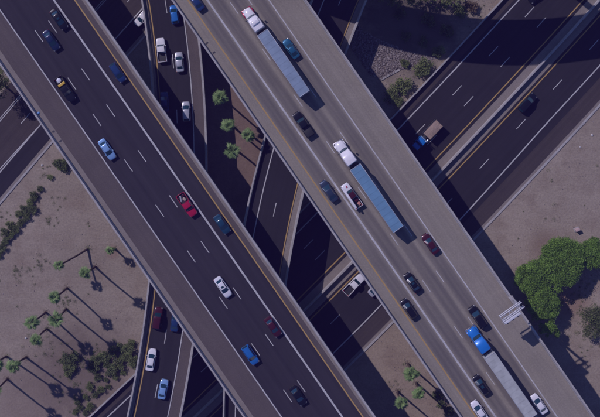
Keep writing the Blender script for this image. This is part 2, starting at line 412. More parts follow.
def straight_bridge(name, label, z, s0, s1, s_mid, deck_mats, pier_t):
    path = deck_path(z, s_mid); q = path.q
    root = empty(name, (*path.at(path.s[-1] / 2)[0], 0)); tag(root, label, 'bridge', 'parallel elevated freeway decks')
    root_inv = Matrix.Translation(-Vector(root.location))
    before = set(C.objects)
    o = lambda s: (s - s_mid) * q
    sweep('deck', path, [(o(s0), z - 0.02), (o(s1), z - 0.02), (o(s1), z - 0.32), (o(s0), z - 0.32)], concrete_dark, root, step=20)
    n = 6
    for k in range(n):
        c = o(s0) + (o(s1) - o(s0)) * (k + 0.5) / n
        sweep('girder', path, [(c - 0.35, z - 0.32), (c + 0.35, z - 0.32), (c + 0.45, z - 1.9), (c - 0.45, z - 1.9)], concrete_dark, root, step=40)
    for nm, a, b, m in deck_mats: sheet(nm, path, o(a), o(b), z, m, root, step=20)
    for sgn, ss in ((1, s0), (-1, s1)):
        e = o(ss) + sgn * 0.24
        sweep('parapet', path, [(e - 0.22, z - 0.4), (e - 0.22, z + 1.0), (e + 0.22, z + 1.0), (e + 0.22, z - 0.4)] if False else
              [(e - sgn * 0.24, z - 0.5), (e - sgn * 0.24, z + 1.0), (e + sgn * 0.14, z + 1.0), (e + sgn * 0.2, z + 0.4), (e + sgn * 0.34, z + 0.12), (e + sgn * 0.34, z - 0.01), (e + sgn * 0.0, z - 0.5)], concrete, root, step=20)
    for t in pier_t:
        p, nn = path.at(s_of_t(path, t, s_mid)); pier(root, p, math.atan2(-nn.x, nn.y), z - 1.9, (o(s1) - o(s0)) / 2 - 1.0)
    return root, path, q, o
def s_of_t(path, t, s_mid):
    return path.locate(DX * t + DY * s_mid, DY * t - DX * s_mid)[0]
def rehome(root):
    off = Vector(root.location); inv = Matrix.Translation(-off)
    for ch in root.children: ch.location = Vector(ch.location) - off

ZD = 16.0
# left deck, traffic to the lower right
LM = 18.0
left, lp, QD, lo = straight_bridge('freeway_bridge', 'dark asphalt elevated deck with brown shoulder, leftmost of the two straight bridges', ZD, -36.3, 72.5, LM,
    [('gutter', -36.0, -28.5, concrete_worn), ('shoulder', -28.5, -6.0, asphalt_worn), ('carriageway', -6.0, 62.2, asphalt_deck), ('shoulder', 62.2, 67.3, asphalt_worn), ('gutter', 67.3, 72.2, concrete_worn)],
    (-190, 40, 235, 470, 700))
for nm, s, w, m in (('edge_line', -5.6, 0.24, white_line), ('carpool_line', 44.4, 0.38, white_line), ('yellow_line', 61.5, 0.26, yellow_line)):
    line(nm, lp, lo(s), w, ZD + 0.008, m, left, step=20)
LT = [-124, -68, -12, 44.5, 102.5, 146.5, 202, 257, 312.5, 369, 425.5, 482, 538, 594]
for s in (11.6, 28.2):
    dashes(lp, lo(s), 0, ZD + 0.008, left, 0, 0, starts=[s_of_t(lp, t, LM) for t in LT])
# right deck, traffic to the upper left
RM = 196.5
lane_q = 16.9 * QD
concrete_deck = surface_mat('concrete_deck', (0.230, 0.206, 0.164), (0.285, 0.257, 0.205), 0.88, 0.12, 3.0, speck=0.25, streak=0.28,
                            tracks=((170.5 - RM) * QD, lane_q, (155 - RM) * QD, (221.5 - RM) * QD, (0.080, 0.072, 0.074), 0.75), cracks=0.0)
right, rp, QD, ro = straight_bridge('freeway_bridge', 'pale concrete elevated deck carrying the long trucks, rightmost of the two straight bridges', ZD, 141.0, 252.0, RM,
    [('carriageway', 141.2, 251.8, concrete_deck)], (-190, 40, 215, 520, 690))
for nm, s, w, m in (('yellow_line', 154.6, 0.26, yellow_line), ('carpool_line', 170.6, 0.38, white_line), ('edge_line', 221.3, 0.24, white_line)):
    line(nm, rp, ro(s), w, ZD + 0.008, m, right, step=20)
RT = [583 + 56.3 * k for k in range(-12, 4)]
for s in (188.2, 204.8):
    dashes(rp, ro(s), 0, ZD + 0.008, right, 0, 0, starts=[s_of_t(rp, t, RM) for t in RT])
# drain grates in the gutters
gm = box_mesh('drain_grate', (0.6, 0.36, 0.02))
for root, path, pts in ((left, lp, [(138, 74.5), (144.3, 83.6), (53.5, 131.5), (60.5, 141)]), (right, rp, [(207, 43), (214, 52.5)])):
    for x, y in pts:
        s, o_ = path.locate(x, y); p, n_ = path.at(s, o_)
        obj('drain_grate', gm, dark_steel, root, (p.x, p.y, ZD + 0.012), (0, 0, math.atan2(n_.y, n_.x)))

# ================================================================== CURVED RAMPS
ZR = 7.0
def ramp_bridge(name, label, pts, deg, offs, dash_ref, y0, y1, pier_y, yel, whi, grade=None):
    path = Path(y_fit(pts, deg, y0, y1), ZR)
    if grade:
        (ya, za), (yb, zb), zmax = grade; fx = lambda y: min(range(len(path.p)), key=lambda k: abs(NY - path.p[k].y / path.q - y))
        sa, sb = path.s[fx(ya)], path.s[fx(yb)]
        path.dz = lambda s: min(zmax, za + (zb - za) * (s - sa) / (sb - sa))
        path.p = [p * ((H - ZR - path.dz(s)) / (H - ZR)) for p, s in zip(path.p, path.s)]
    q = path.q; lb, rb = offs[0] * q, offs[1] * q
    root = empty(name, (*path.at(path.s[-1] / 2)[0], 0)); tag(root, label, 'ramp', 'curved two lane ramps below the decks')
    sweep('deck', path, [(lb, ZR - 0.02), (rb, ZR - 0.02), (rb - 0.4, ZR - 0.3), (rb - 1.6, ZR - 1.5), (lb + 1.6, ZR - 1.5), (lb + 0.4, ZR - 0.3)], concrete_dark, root)
    a, b = min(yel, whi) * q, max(yel, whi) * q
    if yel < whi: spec = [('gutter', lb + .2, a - 0.5, concrete_worn), ('carriageway', a - 0.5, b + 0.2, asphalt), ('shoulder', b + 0.2, rb - .2, asphalt_worn)]
    else: spec = [('shoulder', lb + .2, a - 0.2, asphalt), ('carriageway', a - 0.2, b + 0.25, asphalt), ('gutter', b + 0.25, rb - .2, concrete_worn)]
    for nm, u, v, m in spec: sheet(nm, path, u, v, ZR, m, root)
    for sgn, e in ((1, lb), (-1, rb)):
        sweep('parapet', path, [(e - sgn * 0.2, ZR - 0.4), (e - sgn * 0.2, ZR + 0.95), (e + sgn * 0.16, ZR + 0.95), (e + sgn * 0.34, ZR + 0.1), (e + sgn * 0.34, ZR - 0.01), (e + sgn * 0.1, ZR - 0.4)], concrete, root)
    line('yellow_line', path, yel * q, 0.22, ZR + 0.008, yellow_line, root)
    line('edge_line', path, whi * q, 0.22, ZR + 0.008, white_line, root)
    dashes(path, 0, path.locate(*dash_ref)[0] - 1.52, ZR + 0.008, root, 5, path.s[-1] - 5)
    for y in pier_y:
        i = min(range(len(path.p)), key=lambda k: abs((NY - path.p[k].y / q) - y)); p, nn = path.p[i], path.n[i]
        pier(root, p, math.atan2(-nn.x, nn.y), ZR - 1.5 + path.dz(path.s[i]), 2.6, 1)
    return root, path
rampB, pB = ramp_bridge('curved_ramp', 'curved ramp with cars driving up it, left of and partly under the left deck',
    [(165.5, 2), (167.2, 14), (172.2, 54.7), (173.2, 66.8), (176.3, 105.8), (178.3, 146), (168.5, 312.8), (167.3, 325), (161, 364), (159, 376), (153.5, 406)], 3,
    (-22.4, 28.6), (172.7, 60.7), -150, 560, (20, 110, 230, 470), -16.2, 16.1, ((110, -0.7), (390, 1.7), 2.6))
rampA, pA = ramp_bridge('curved_ramp', 'empty curved ramp running between and under the two straight decks',
    [(340.2, 0), (335, 13), (276.2, 203.4), (273.5, 215.4), (280, 184.5), (287.6, 154), (267.2, 251), (324.6, 44.3), (251, 410)], 3,
    (-26.9, 24.0), (274.8, 209.4), -130, 560, (-40, 120, 180, 480), 16.4, -15.6, ((40, -1.4), (230, 0.8), 1.6))

# ================================================================== HIGH FLYOVER (outside the picture, its shadow falls across the freeway)
ZF = 25.0
kk = 1.0 / math.tan(SUN_EL)
fy = polyfit([((x - 490) / 100, y) for x, y in [(388, 25), (416, 31.5), (443, 38), (487, 43.5), (520, 43), (569, 39.5), (600, 36.5)]], 2)
fpts = []
for i in range(81):
    x = -150 + 1050 * i / 80; y = fy((x - 490) / 100)
    g = P(x, y, 0) - SH * kk * (ZF + 0.6)
    fpts.append(g)
class WPath(Path):
    def __init__(self, pts, z):
        self.dz = lambda s: 0.0
        self.z = z; self.q = q_at(z); self.p = pts; self.n = []; self.s = [0.0]
        for i in range(len(pts)):
            a, b = pts[max(0, i - 1)], pts[min(len(pts) - 1, i + 1)]; t = (b - a).normalized(); self.n.append(Vector((-t.y, t.x)))
            if i: self.s.append(self.s[-1] + (pts[i] - pts[i - 1]).length)
fp = WPath(fpts, ZF)
fly = empty('flyover_ramp', (*fp.at(fp.s[-1] / 2)[0], 0)); tag(fly, 'high curved flyover ramp just above the top edge, its shadow crossing the freeway', 'ramp')
HW = 4.75
sweep('deck', fp, [(-HW, ZF), (HW, ZF), (HW - 0.6, ZF - 0.35), (HW - 2.2, ZF - 2.0), (-HW + 2.2, ZF - 2.0), (-HW + 0.6, ZF - 0.35)], concrete_dark, fly)
sheet('carriageway', fp, -HW + 0.5, HW - 0.5, ZF + 0.012, asphalt_deck, fly)
for sgn in (-1, 1):
    e = sgn * (HW - 0.2); sweep('parapet', fp, [(e - 0.2, ZF - 0.3), (e - 0.2, ZF + 1.0), (e + 0.2, ZF + 1.0), (e + 0.2, ZF - 0.3)], concrete, fly)
for fr in (0.12, 0.405, 0.75, 0.93):
    p, nn = fp.at(fp.s[-1] * fr); pier(fly, p, math.atan2(-nn.x, nn.y), ZF - 2.0, 2.4, 1)
for r_ in (left, right, rampA, rampB, fly): rehome(r_)

# ================================================================== VEGETATION
def leaf_quads(v, f, c, size, up=0.4, thin=0.6):
    n = Vector((random.gauss(0, 1), random.gauss(0, 1), random.gauss(0, 1) + up)).normalized()
    a = n.orthogonal().normalized(); a.rotate(Matrix.Rotation(random.random() * 6.28, 3, n)); b = n.cross(a)
    s = size * random.uniform(0.6, 1.3); i = len(v)
    v += [c - a * s, c + b * s * thin, c + a * s, c - b * s * thin]; f.append((i, i + 1, i + 2, i + 3))
def crown_mesh(name, clumps, per, size, seed, flat=0.75, up=0.5):
    """clumps: (x, y, z, r); leaves sit in the outer shell of every clump"""
    random.seed(seed); v, f = [], []
    for cx, cy, cz, r in clumps:
        for _ in range(int(per * r * r)):
            d = Vector((random.gauss(0, 1), random.gauss(0, 1), random.gauss(0, 1))).normalized()
            if d.z < -0.35 and random.random() < 0.7: continue
            k = r * (random.random() ** 0.35) * (random.uniform(0.8, 1.12) if random.random() < 0.85 else random.uniform(1.0, 1.45))
            leaf_quads(v, f, Vector((cx, cy, cz)) + Vector((d.x * k, d.y * k, d.z * k * flat)), size, up)
    return mesh_from(name, v, f)
def tree_clumps(seed, rad, height, n):
    random.seed(seed); cl = []
    for i in range(n):
        a = random.random() * 6.283; d = rad * math.sqrt(random.random()) * 0.85
        r = rad * random.uniform(0.12, 0.34) * (1.1 - 0.35 * d / rad)
        z = height * (0.55 + 0.35 * math.sqrt(max(0, 1 - (d / rad) ** 2))) + random.uniform(-0.1, 0.08) * height
        cl.append((math.cos(a) * d, math.sin(a) * d, z, r))
    return cl
def limbs_mesh(name, rad, height, clumps, r0, seed):
    random.seed(seed); bm = bmesh.new(); top = Vector((0, 0, height * 0.32))
    bm_tube(bm, (0, 0, -0.2), top, r0, r0 * 0.7, 10)
    for c in clumps[:9]:
        mid = top.lerp(Vector(c[:3]), 0.5) + Vector((0, 0, 0.25))
        bm_tube(bm, top, mid, r0 * 0.42, r0 * 0.26, 6); bm_tube(bm, mid, c[:3], r0 * 0.26, r0 * 0.08, 6)
    return from_bm(name, bm, True, 60)
leaf_green = leaf_mat('leaves_green', (0.095, 0.190, 0.026), (0.270, 0.450, 0.080), 0.8, 0.3)
leaf_olive = leaf_mat('leaves_olive', (0.100, 0.135, 0.045), (0.265, 0.305, 0.110), 0.6, 0.28)
leaf_dark = leaf_mat('leaves_dark', (0.070, 0.095, 0.036), (0.190, 0.225, 0.085), 0.6, 0.25)
leaf_palm = leaf_mat('leaves_palm', (0.12, 0.21, 0.065), (0.33, 0.47, 0.17), 0.9, 0.3)
leaf_dry = leaf_mat('leaves_dry', (0.10, 0.075, 0.045), (0.20, 0.15, 0.09), 1.0, 0.1)
def tree(name, label, px, py, rpx, height, mat, seed, group, n=95, per=700, size=0.12):
    rad = rpx * Q0 * 0.95; p = P3(px, py, 0) ; cpos = P(px, py, height * 0.7)
    root = empty(name, (cpos.x, cpos.y, 0)); tag(root, label, 'tree', group)
    cl = tree_clumps(seed, rad, height, n)
    obj('trunk', limbs_mesh('trunk', rad, height, cl, 0.06 * rad + 0.06, seed), bark, root)
    obj('crown', crown_mesh('crown', cl, per, size, seed, 0.75, 1.3), mat, root)
    return root
G1 = 'leafy green trees right of the right deck'
tree('broadleaf_tree', 'bright green tree touching the pale deck shadow, leftmost of the big green clump', 531, 278, 18.5, 5.6, leaf_green, 11, G1)
tree('broadleaf_tree', 'bright green tree beside the overhead sign frame, middle of the big green clump', 542, 304, 19, 5.4, leaf_green, 12, G1)
tree('broadleaf_tree', 'widest bright green tree at the top of the big green clump', 562, 261, 26, 6.2, leaf_green, 13, G1, n=150)
tree('broadleaf_tree', 'bright green tree at the right picture edge beside the green clump', 594, 254, 18, 5.4, leaf_green, 14, G1)
tree('broadleaf_tree', 'small bright green tree at the bottom tip of the big green clump', 550, 327, 13, 4.8, leaf_green, 15, G1, n=22)
tree('broadleaf_tree', 'green tree filling the inner gap of the big green clump', 548, 284, 18, 5.2, leaf_green, 19, G1, n=30)
tree('broadleaf_tree', 'dark dull olive tree on dirt at the right picture edge', 594, 321, 19, 4.2, leaf_dark, 16, 'dull trees', per=150)
tree('broadleaf_tree', 'dark tree by the side road at the left picture edge', -3, 84, 16, 8.5, leaf_dark, 17, 'dull trees', per=160)
tree('broadleaf_tree', 'dark tree half hidden beside the left deck near the picture corner', 6, 72, 9, 6.0, leaf_dark, 18, 'dull trees', per=160, n=30)
for i, (x, y, r0) in enumerate([(379, -4, 9), (394, -1, 10), (410, 0, 9), (425, -2, 10), (441, 1, 10), (456, -1, 9)]):
    tree('scrub_tree', '%s olive scrub tree from the left along the top edge above the shadow band' % ['first', 'second', 'third', 'fourth', 'fifth', 'sixth'][i], x, y, r0, 3.6, leaf_olive, 60 + i, 'scrub trees along the top edge', n=26, per=190, size=0.16)
# shrubs
shrub_meshes = {}
def shrub_mesh(kind, seed):
    if (kind, seed) not in shrub_meshes:
        random.seed(seed); cl = [(0, 0, 0.45, 0.6)]
        for i in range(9):
            a = i * 0.7 + random.random(); d = random.uniform(0.4, 0.75); cl.append((math.cos(a) * d, math.sin(a) * d, random.uniform(0.3, 0.75), random.uniform(0.22, 0.42)))
        fol = crown_mesh('foliage', cl, 1100, 0.08, seed, 0.9, 1.3)
        bm = bmesh.new()
        for c in cl: bm_tube(bm, (0, 0, -0.05), c[:3], 0.05, 0.02, 5)
        shrub_meshes[(kind, seed)] = (fol, from_bm('stem', bm))
    return shrub_meshes[(kind, seed)]
def shrub(label, px, py, rpx, mat, seed, group, kind='a', tall=0.9):
    r_ = rpx * Q0; cp = P(px, py, r_ * 0.6); root = empty('desert_shrub', (cp.x, cp.y, 0), random.random() * 6.28)
    root.scale = (r_, r_, r_ * tall); tag(root, label, 'shrub', group)
    fol, stem = shrub_mesh(kind, seed)
    o = obj('foliage', fol, None, root); 
    if len(fol.materials) == 0: fol.materials.append(mat)
    o.material_slots[0].link = 'OBJECT'; o.material_slots[0].material = mat
    obj('stem', stem, bark, root)
    return root
ROW = [(61, 166, 6.2), (66, 161, 5), (56.5, 163, 4), (50, 177.4, 3.0), (40, 189, 3.3), (34, 196, 4.6), (29.5, 203, 4.2), (23.5, 208.5, 3.8), (32, 210, 4.8), (18.5, 214, 3.8), (26, 216, 4.2), (21, 222.5, 4.2), (10, 226, 4.6), (15.5, 229, 4.3), (4, 232, 4.6), (11, 235, 4.0), (5, 241, 4.3), (1.5, 247.5, 4.4), (-2, 254, 4.5)]
random.seed(21)
ORD = ['first', 'second', 'third', 'fourth', 'fifth', 'sixth', 'seventh', 'eighth', 'ninth', 'tenth', 'eleventh', 'twelfth', 'thirteenth', 'fourteenth', 'fifteenth', 'sixteenth', 'seventeenth', 'eighteenth', 'nineteenth', 'twentieth']
for i, (x, y, r_) in enumerate(sorted(ROW, key=lambda a: a[1])):
    shrub('dark rounded shrub, %s from the left deck down the slanting row of shrubs' % ORD[i], x, y, r_ * 1.2, leaf_olive if i % 3 == 0 else leaf_dark, 30 + i % 5, 'row of dark shrubs by the side road')
LOW = [(400, 190), (432, 212), (470, 212), (505, 150), (525, 128), (533, 200), (452, 160), (492, 182), (390, 262), (424, 272), (360, 300), (382, 332), (342, 342), (402, 312), (432, 300), (322, 382), (342, 402), (308, 362), (282, 208), (262, 190), (292, 182), (272, 232), (460, 262), (492, 242), (375, 228), (420, 180), (445, 235), (480, 140), (360, 380), (300, 400), (378, 200), (512, 178)]
LOW.sort(key=lambda a: a[1])
for i, (x, y) in enumerate(LOW):
    shrub('dull green shrub in the lower left patch, %s from the %s' % ((ORD[i], 'top') if i < 16 else (ORD[len(LOW) - 1 - i], 'bottom')), x / 4, 312 + y / 4, random.uniform(5.0, 8.0) if y < 240 else random.uniform(3.2, 5.2), leaf_dark if i % 2 else leaf_olive, 30 + i % 5, 'shrubs in the lower left patch')
TOP = [('round green shrub at the wall corner beside the freeway, nearest the rocks', 424, 68, 8.0), ('small dark shrub between the rocks and the round shrub', 405, 63, 4.2), ('spreading olive shrub below the rocks', 402, 85, 8.5),
       ('low olive shrub at the edge of the right deck shadow', 391, 96, 6.5), ('olive shrub beside the freeway wall below the rocks', 398, 101, 5.0), ('green shrub in the flyover shadow beside the freeway wall', 439, 52, 5.5),
       ('dry shrub beside the freeway wall at the top edge', 472, 6, 6.0), ('olive shrub left of the dry shrub at the top edge', 459, 11, 6.0),
       ('dim shrub in the flyover shadow left of the freeway wall, upper of five', 400, 13, 5.5), ('dim shrub in the middle of the flyover shadow above the rocks', 406, 36, 5.0), ('dim shrub in the flyover shadow nearest the freeway wall', 447, 30, 6.0), ('dim shrub in the flyover shadow below the scrub trees', 428, 20, 6.5), ('dim low shrub in the flyover shadow near the rocks', 424, 42, 5.0)]
for i, (lab, x, y, r_) in enumerate(TOP):
    shrub(lab, x, y, r_ * 1.3, leaf_dry if lab.startswith('dry') else (leaf_dark if lab.startswith('dim') else leaf_olive), 30 + i % 5, 'shrubs beside the freeway wall at the top')
for i, (x, y, r_) in enumerate([(437, 396, 6), (449, 411, 6.5), (441, 404, 5)]):
    shrub(['dark shrub under the pale deck edge beside the three palms, uppermost', 'dark shrub at the bottom edge beside the pale deck', 'dark shrub between two others beside the pale deck edge'][i], x, y, r_, leaf_dark, 31 + i, 'shrubs beside the pale deck')
# low scrub and stones that nobody could count
random.seed(5); v, f = [], []
SPOTS = [((52, 224), 7, 26), ((55, 217), 6, 10), ((42, 264), 8, 40), ((30, 272), 10, 20), ((16, 275), 7, 30), ((68, 300), 5, 30), ((65, 300), 9, 20), ((40, 345), 14, 40), ((70, 365), 18, 110), ((95, 360), 18, 90), ((85, 395), 20, 120), ((570, 300), 14, 70), ((580, 285), 14, 50), ((585, 340), 14, 50), ((470, 10), 10, 60), ((56, 202), 6, 14), ((45, 172), 5, 26), ((5, 215), 5, 24), ((400, 95), 16, 60), ((430, 85), 16, 30), ((395, 385), 14, 20), ((420, 350), 18, 14), ((560, 160), 40, 20), ((540, 215), 25, 16), ((30, 300), 40, 40), ((90, 220), 30, 20)]
for (cx, cy), sd, n in SPOTS:
    for _ in range(max(3, int(n * 0.32))):
        x, y = random.gauss(cx, sd * 0.6), random.gauss(cy, sd * 0.6)
        if -63 * Q0 < fw.locate(x, y)[1] < 86 * Q0: continue
        c = P3(x, y); r_ = random.uniform(0.15, 0.6)
        for _ in range(int(26 + 90 * r_)):
            d = Vector((random.gauss(0, 1), random.gauss(0, 1), abs(random.gauss(0, 0.6)))) * r_ * 0.5
            leaf_quads(v, f, c + d, 0.055, 0.9)
tag(obj('low_scrub', mesh_from('low_scrub', v, f), leaf_olive), 'scattered low weeds on the dirt', 'weeds', kind='stuff')

def rock(v, f, c, r):
    i = len(v); rz = random.random() * 6.28
    for k in range(6):
        a = rz + k * 1.047; q = r * random.uniform(0.75, 1.2); v.append(c + Vector((math.cos(a) * q, math.sin(a) * q, -0.02)))
    for k in range(6):
        a = rz + k * 1.047; q = r * random.uniform(0.4, 0.75); v.append(c + Vector((math.cos(a) * q, math.sin(a) * q, r * random.uniform(0.5, 0.9))))
    for k in range(6): f.append((i + k, i + (k + 1) % 6, i + 6 + (k + 1) % 6, i + 6 + k))
    f.append(tuple(i + 6 + k for k in range(6)))
def inside(pt, poly):
    x, y = pt; c = False
    for i in range(len(poly)):
        (x1, y1), (x2, y2) = poly[i], poly[i - 1]
        if (y1 > y) != (y2 > y) and x < (x2 - x1) * (y - y1) / (y2 - y1) + x1: c = not c
    return c
m, t, b = new_mat('rock'); geo = t.nodes.new('ShaderNodeNewGeometry')
t.links.new(ramp(t, geo.outputs['Random Per Island'], [(0.0, (0.09, 0.075, 0.07)), (0.4, (0.18, 0.15, 0.135)), (0.75, (0.24, 0.205, 0.19)), (1.0, (0.34, 0.31, 0.29))]), b.inputs['Base Color']); b.inputs['Roughness'].default_value = 0.9
rockm = m
random.seed(9); v, f = [], []
poly = [(352, 20), (372, 36), (405, 50), (436, 58), (402, 69), (381, 80), (370, 74), (345, 40)]
while len(v) < 12 * 4200:
    x, y = random.uniform(345, 440), random.uniform(18, 82)
    if inside((x, y), poly): rock(v, f, P3(x, y), random.uniform(0.09, 0.26))
tag(obj('riprap', mesh_from('riprap', v, f), rockm), 'bed of loose rocks beside the right deck shadow', 'rocks', kind='stuff')
v, f = [], []
for _ in range(900):
    x, y = random.choice([(random.uniform(380, 450), random.uniform(60, 112)), (random.uniform(0, 130), random.uniform(200, 400)), (random.uniform(480, 600), random.uniform(110, 400)), (random.uniform(370, 450), random.uniform(330, 415)), (random.uniform(440, 500), random.uniform(0, 30))])
    s_, o_ = fw.locate(x, y)
    if -62 * Q0 < o_ < 85 * Q0: continue
    if sr.locate(x, y)[1] < 21 * Q0 and x < 200: continue
    rock(v, f, P3(x, y), random.choice((0.06, 0.08, 0.1, 0.13)))
tag(obj('stones', mesh_from('stones', v, f), rockm), 'small loose stones scattered over the dirt', 'stones', kind='stuff')
edge = WPath([P(399.5, 69.8), P(390, 74.6), P(381, 79.8)], 0); e_ = sweep('concrete_edging', edge, [(-0.2, 0), (-0.2, 0.16), (0.2, 0.16), (0.2, 0)], concrete, None, step=1)
tag(e_, 'thin straight concrete edging along the bed of rocks', 'edging')

# palms
def frond(v, f, root, az, el, L, droop):
    d = Vector((math.cos(az) * math.cos(el), math.sin(az) * math.cos(el), math.sin(el))); side = Vector((-math.sin(az), math.cos(az), 0))
    stem = L * 0.28; tip0 = root + d * stem
    i = len(v); w = 0.035
    v += [root - side * w, root + side * w, tip0 + side * w, tip0 - side * w]; f.append((i, i + 1, i + 2, i + 3))
    for k in range(9):
        a = (k - 4) / 4 * 0.62 + random.uniform(-.05, .05); dd = (d * math.cos(a) + side * math.sin(a))
        l = L * 0.78 * (1 - 0.3 * abs(k - 4) / 4) * random.uniform(0.85, 1.08); mid = tip0 + dd * l * 0.5 + Vector((0, 0, -droop * 0.10 * l)); end = tip0 + dd * l + Vector((0, 0, -droop * 0.42 * l))
        s2 = dd.cross(Vector((0, 0, 1))).normalized() * 0.05 * L; i = len(v)
        v += [tip0, mid - s2, mid + s2, end]; f += [(i, i + 1, i + 2), (i + 1, i + 3, i + 2)]
def palm_crown(seed, L, n=38):
    random.seed(seed); v, f = [], []
    for k in range(n):
        frond(v, f, Vector((0, 0, random.uniform(-0.25, 0.2))), k * 2.4 + random.uniform(-.3, .3), R(random.choice((72, 50, 28, 14, 4, -10)) + random.uniform(-9, 9)), L * random.uniform(0.8, 1.1), random.uniform(0.5, 1.2))
    me = mesh_from('crown', v, f); v, f = [], []
    for k in range(16):
        frond(v, f, Vector((0, 0, -0.4)), k * 2.4, R(random.uniform(-75, -50)), L * 0.7, 1.0)
    return me, mesh_from('dead_fronds', v, f)
PC = [palm_crown(50 + i, 1.85, 24) for i in range(5)]
def palm(label, bx, by, cx, cy, h, i, group, scale=1.0):
    b0 = P(bx, by, 0); top = P(cx, cy, h); root = empty('palm_tree', (b0.x, b0.y, 0)); tag(root, label, 'palm tree', group)
    lean = Vector((top.x - b0.x, top.y - b0.y, h)); bm = bmesh.new(); seg = 8; prev = Vector((0, 0, -0.2)); r0 = 0.27
    random.seed(i + 90); bend = Vector((random.uniform(-.25, .25), random.uniform(-.25, .25), 0))
    for k in range(1, seg + 1):
        u = k / seg; pt = lean * u + bend * (4 * u * (1 - u)); r1 = 0.27 - 0.10 * u ** 0.5
        bm_tube(bm, prev, pt, r0, r1, 9); prev, r0 = pt, r1
    obj('trunk', from_bm('trunk', bm, True, 50), bark, root)
    v, f = [], []
    for _ in range(170):
        a = random.random() * 6.28; d = abs(random.gauss(0, 0.55)); leaf_quads(v, f, Vector((math.cos(a) * d, math.sin(a) * d, random.uniform(0.02, 0.25))), 0.08, 0.6)
    obj('base_tuft', mesh_from('base_tuft', v, f), leaf_dry if i % 2 else leaf_olive, root)['kind'] = 'stuff'
    cr, dead = PC[i % 5]
    for nm, me, m_ in (('crown', cr, leaf_palm), ('dead_fronds', dead, leaf_dry)):
        o = obj(nm, me, m_, root, lean, (0, 0, i * 1.3)); o.scale = (scale * (0.86 + 0.3 * ((i * 7) % 10) / 10),) * 3
    return root
GL = 'tall palms on the dirt left of the left deck'
for i, (lab, bx, by, cx, cy, h, sc) in enumerate([
    ('palm leaning far to the left, longest slanted trunk on the left dirt', 88.3, 248.6, 58.5, 265.5, 8.4, 0.9),
    ('palm just below the strongly leaning palm', 95.5, 266.8, 84.8, 273.2, 12.4, 0.85),
    ('shortest palm standing alone nearest the left deck', 114.5, 248.6, 110.3, 251, 4.6, 0.75),
    ('palm with its shadow crown alone on open dirt, left of the shrub patch', 67, 288, 54.5, 297.5, 11.4, 1.0),
    ('palm below and right of another, third trunk down the left dirt', 66, 309, 55.5, 319.2, 13.0, 1.0),
    ('palm with a long trunk left of two neighbouring crowns', 45.8, 312.2, 31.8, 322.8, 11.6, 1.05),
    ('palm beside a small white stone on the left dirt', 47, 329, 36, 340.3, 12.0, 1.0),
    ('palm with a star shaped green crown near the lower left corner', 26.2, 357.6, 13.6, 367.2, 13.2, 1.0),
    ('palm cut by the left picture edge, upper of two', 6.4, 356.6, -4, 364.5, 12.5, 1.0),
    ('palm cut by the left picture edge, lowest of all', 7.2, 379, -5, 391, 12.0, 1.0)]):
    palm(lab, bx, by, cx, cy, h, i, GL, sc)
GM = 'palms between the curved ramps'
def upright(px, py, h, k=0.0): 
    return NX + (px - NX) * (H - h) / H, NY + (py - NY) * (H - h) / H
for i, (lab, cx, cy, h, sc) in enumerate([('palm at the shadow edge between the curved ramps, uppermost of four', 220, 97.5, 11.5, 1.0), ('palm with crown half over the shadow, left of its twin', 229, 125.5, 11.5, 1.08), ('greenest palm on the reddish dirt, nearest the pale deck', 248.3, 135, 11, 1.08), ('palm at the shadow edge between the curved ramps, lowest of four', 232, 150.5, 11.5, 1.0)]):
    bx, by = upright(cx, cy, h); palm(lab, bx + 1.5, by + 0.6, cx, cy, h, i + 11, GM, sc)
for i, (lab, bx, by, cx, cy, h, sc) in enumerate([('palm on the brown verge between the decks, uppermost of three', 407.8, 364, 411.3, 374.3, 10.5, 1.05), ('palm on the brown verge nearest the pale deck, lower right of three', 416, 383, 419.6, 393.6, 10.5, 1.05), ('palm at the edge of the left deck shadow, lower left of three', 397.8, 391.6, 401.6, 403.2, 10.8, 1.05)]):
    palm(lab, bx, by, cx, cy, h, i + 21, 'palms on the verge between the decks', sc)

# ================================================================== VEHICLES
def loft(name, st):
    """st: (x, [(y, z) half section from bottom centre to top centre])"""
    v, f = [], []; k = len(st[0][1]); m_ = 2 * k - 2
    for x, sec in st:
        ring = [(x, y, z) for y, z in sec] + [(x, -y, z) for y, z in sec[-2:0:-1]]
        v += ring
    for i in range(len(st) - 1):
        for j in range(m_):
            a, b_ = i * m_ + j, i * m_ + (j + 1) % m_; f.append((a, b_, b_ + m_, a + m_))
    f.append(tuple(range(m_ - 1, -1, -1))); f.append(tuple((len(st) - 1) * m_ + j for j in range(m_)))
    me = mesh_from(name, v, f); bm = bmesh.new(); bm.from_mesh(me); bmesh.ops.recalc_face_normals(bm, faces=bm.faces); bm.to_mesh(me); bm.free()
    me.shade_smooth(); me.set_sharp_from_angle(angle=R(38)); return me
def grid_mesh(name, fn, nu, nv, u0=0, u1=1, v0=0, v1=1, lift=0.0, thick=0.0):
    v = []; eps = 1e-3
    for j in range(nv + 1):
        for i in range(nu + 1):
            u, w = u0 + (u1 - u0) * i / nu, v0 + (v1 - v0) * j / nv; p = Vector(fn(u, w))
            if lift:
                n = (Vector(fn(u + eps, w)) - Vector(fn(u - eps, w))).cross(Vector(fn(u, w + eps)) - Vector(fn(u, w - eps))).normalized()
                if n.dot(p - Vector((p.x * 0.6, 0, 0.9))) < 0: n = -n
                p = p + n * lift
            v.append(p)
    f = [(j * (nu + 1) + i, j * (nu + 1) + i + 1, (j + 1) * (nu + 1) + i + 1, (j + 1) * (nu + 1) + i) for j in range(nv) for i in range(nu)]
    return mesh_from(name, v, f, True)
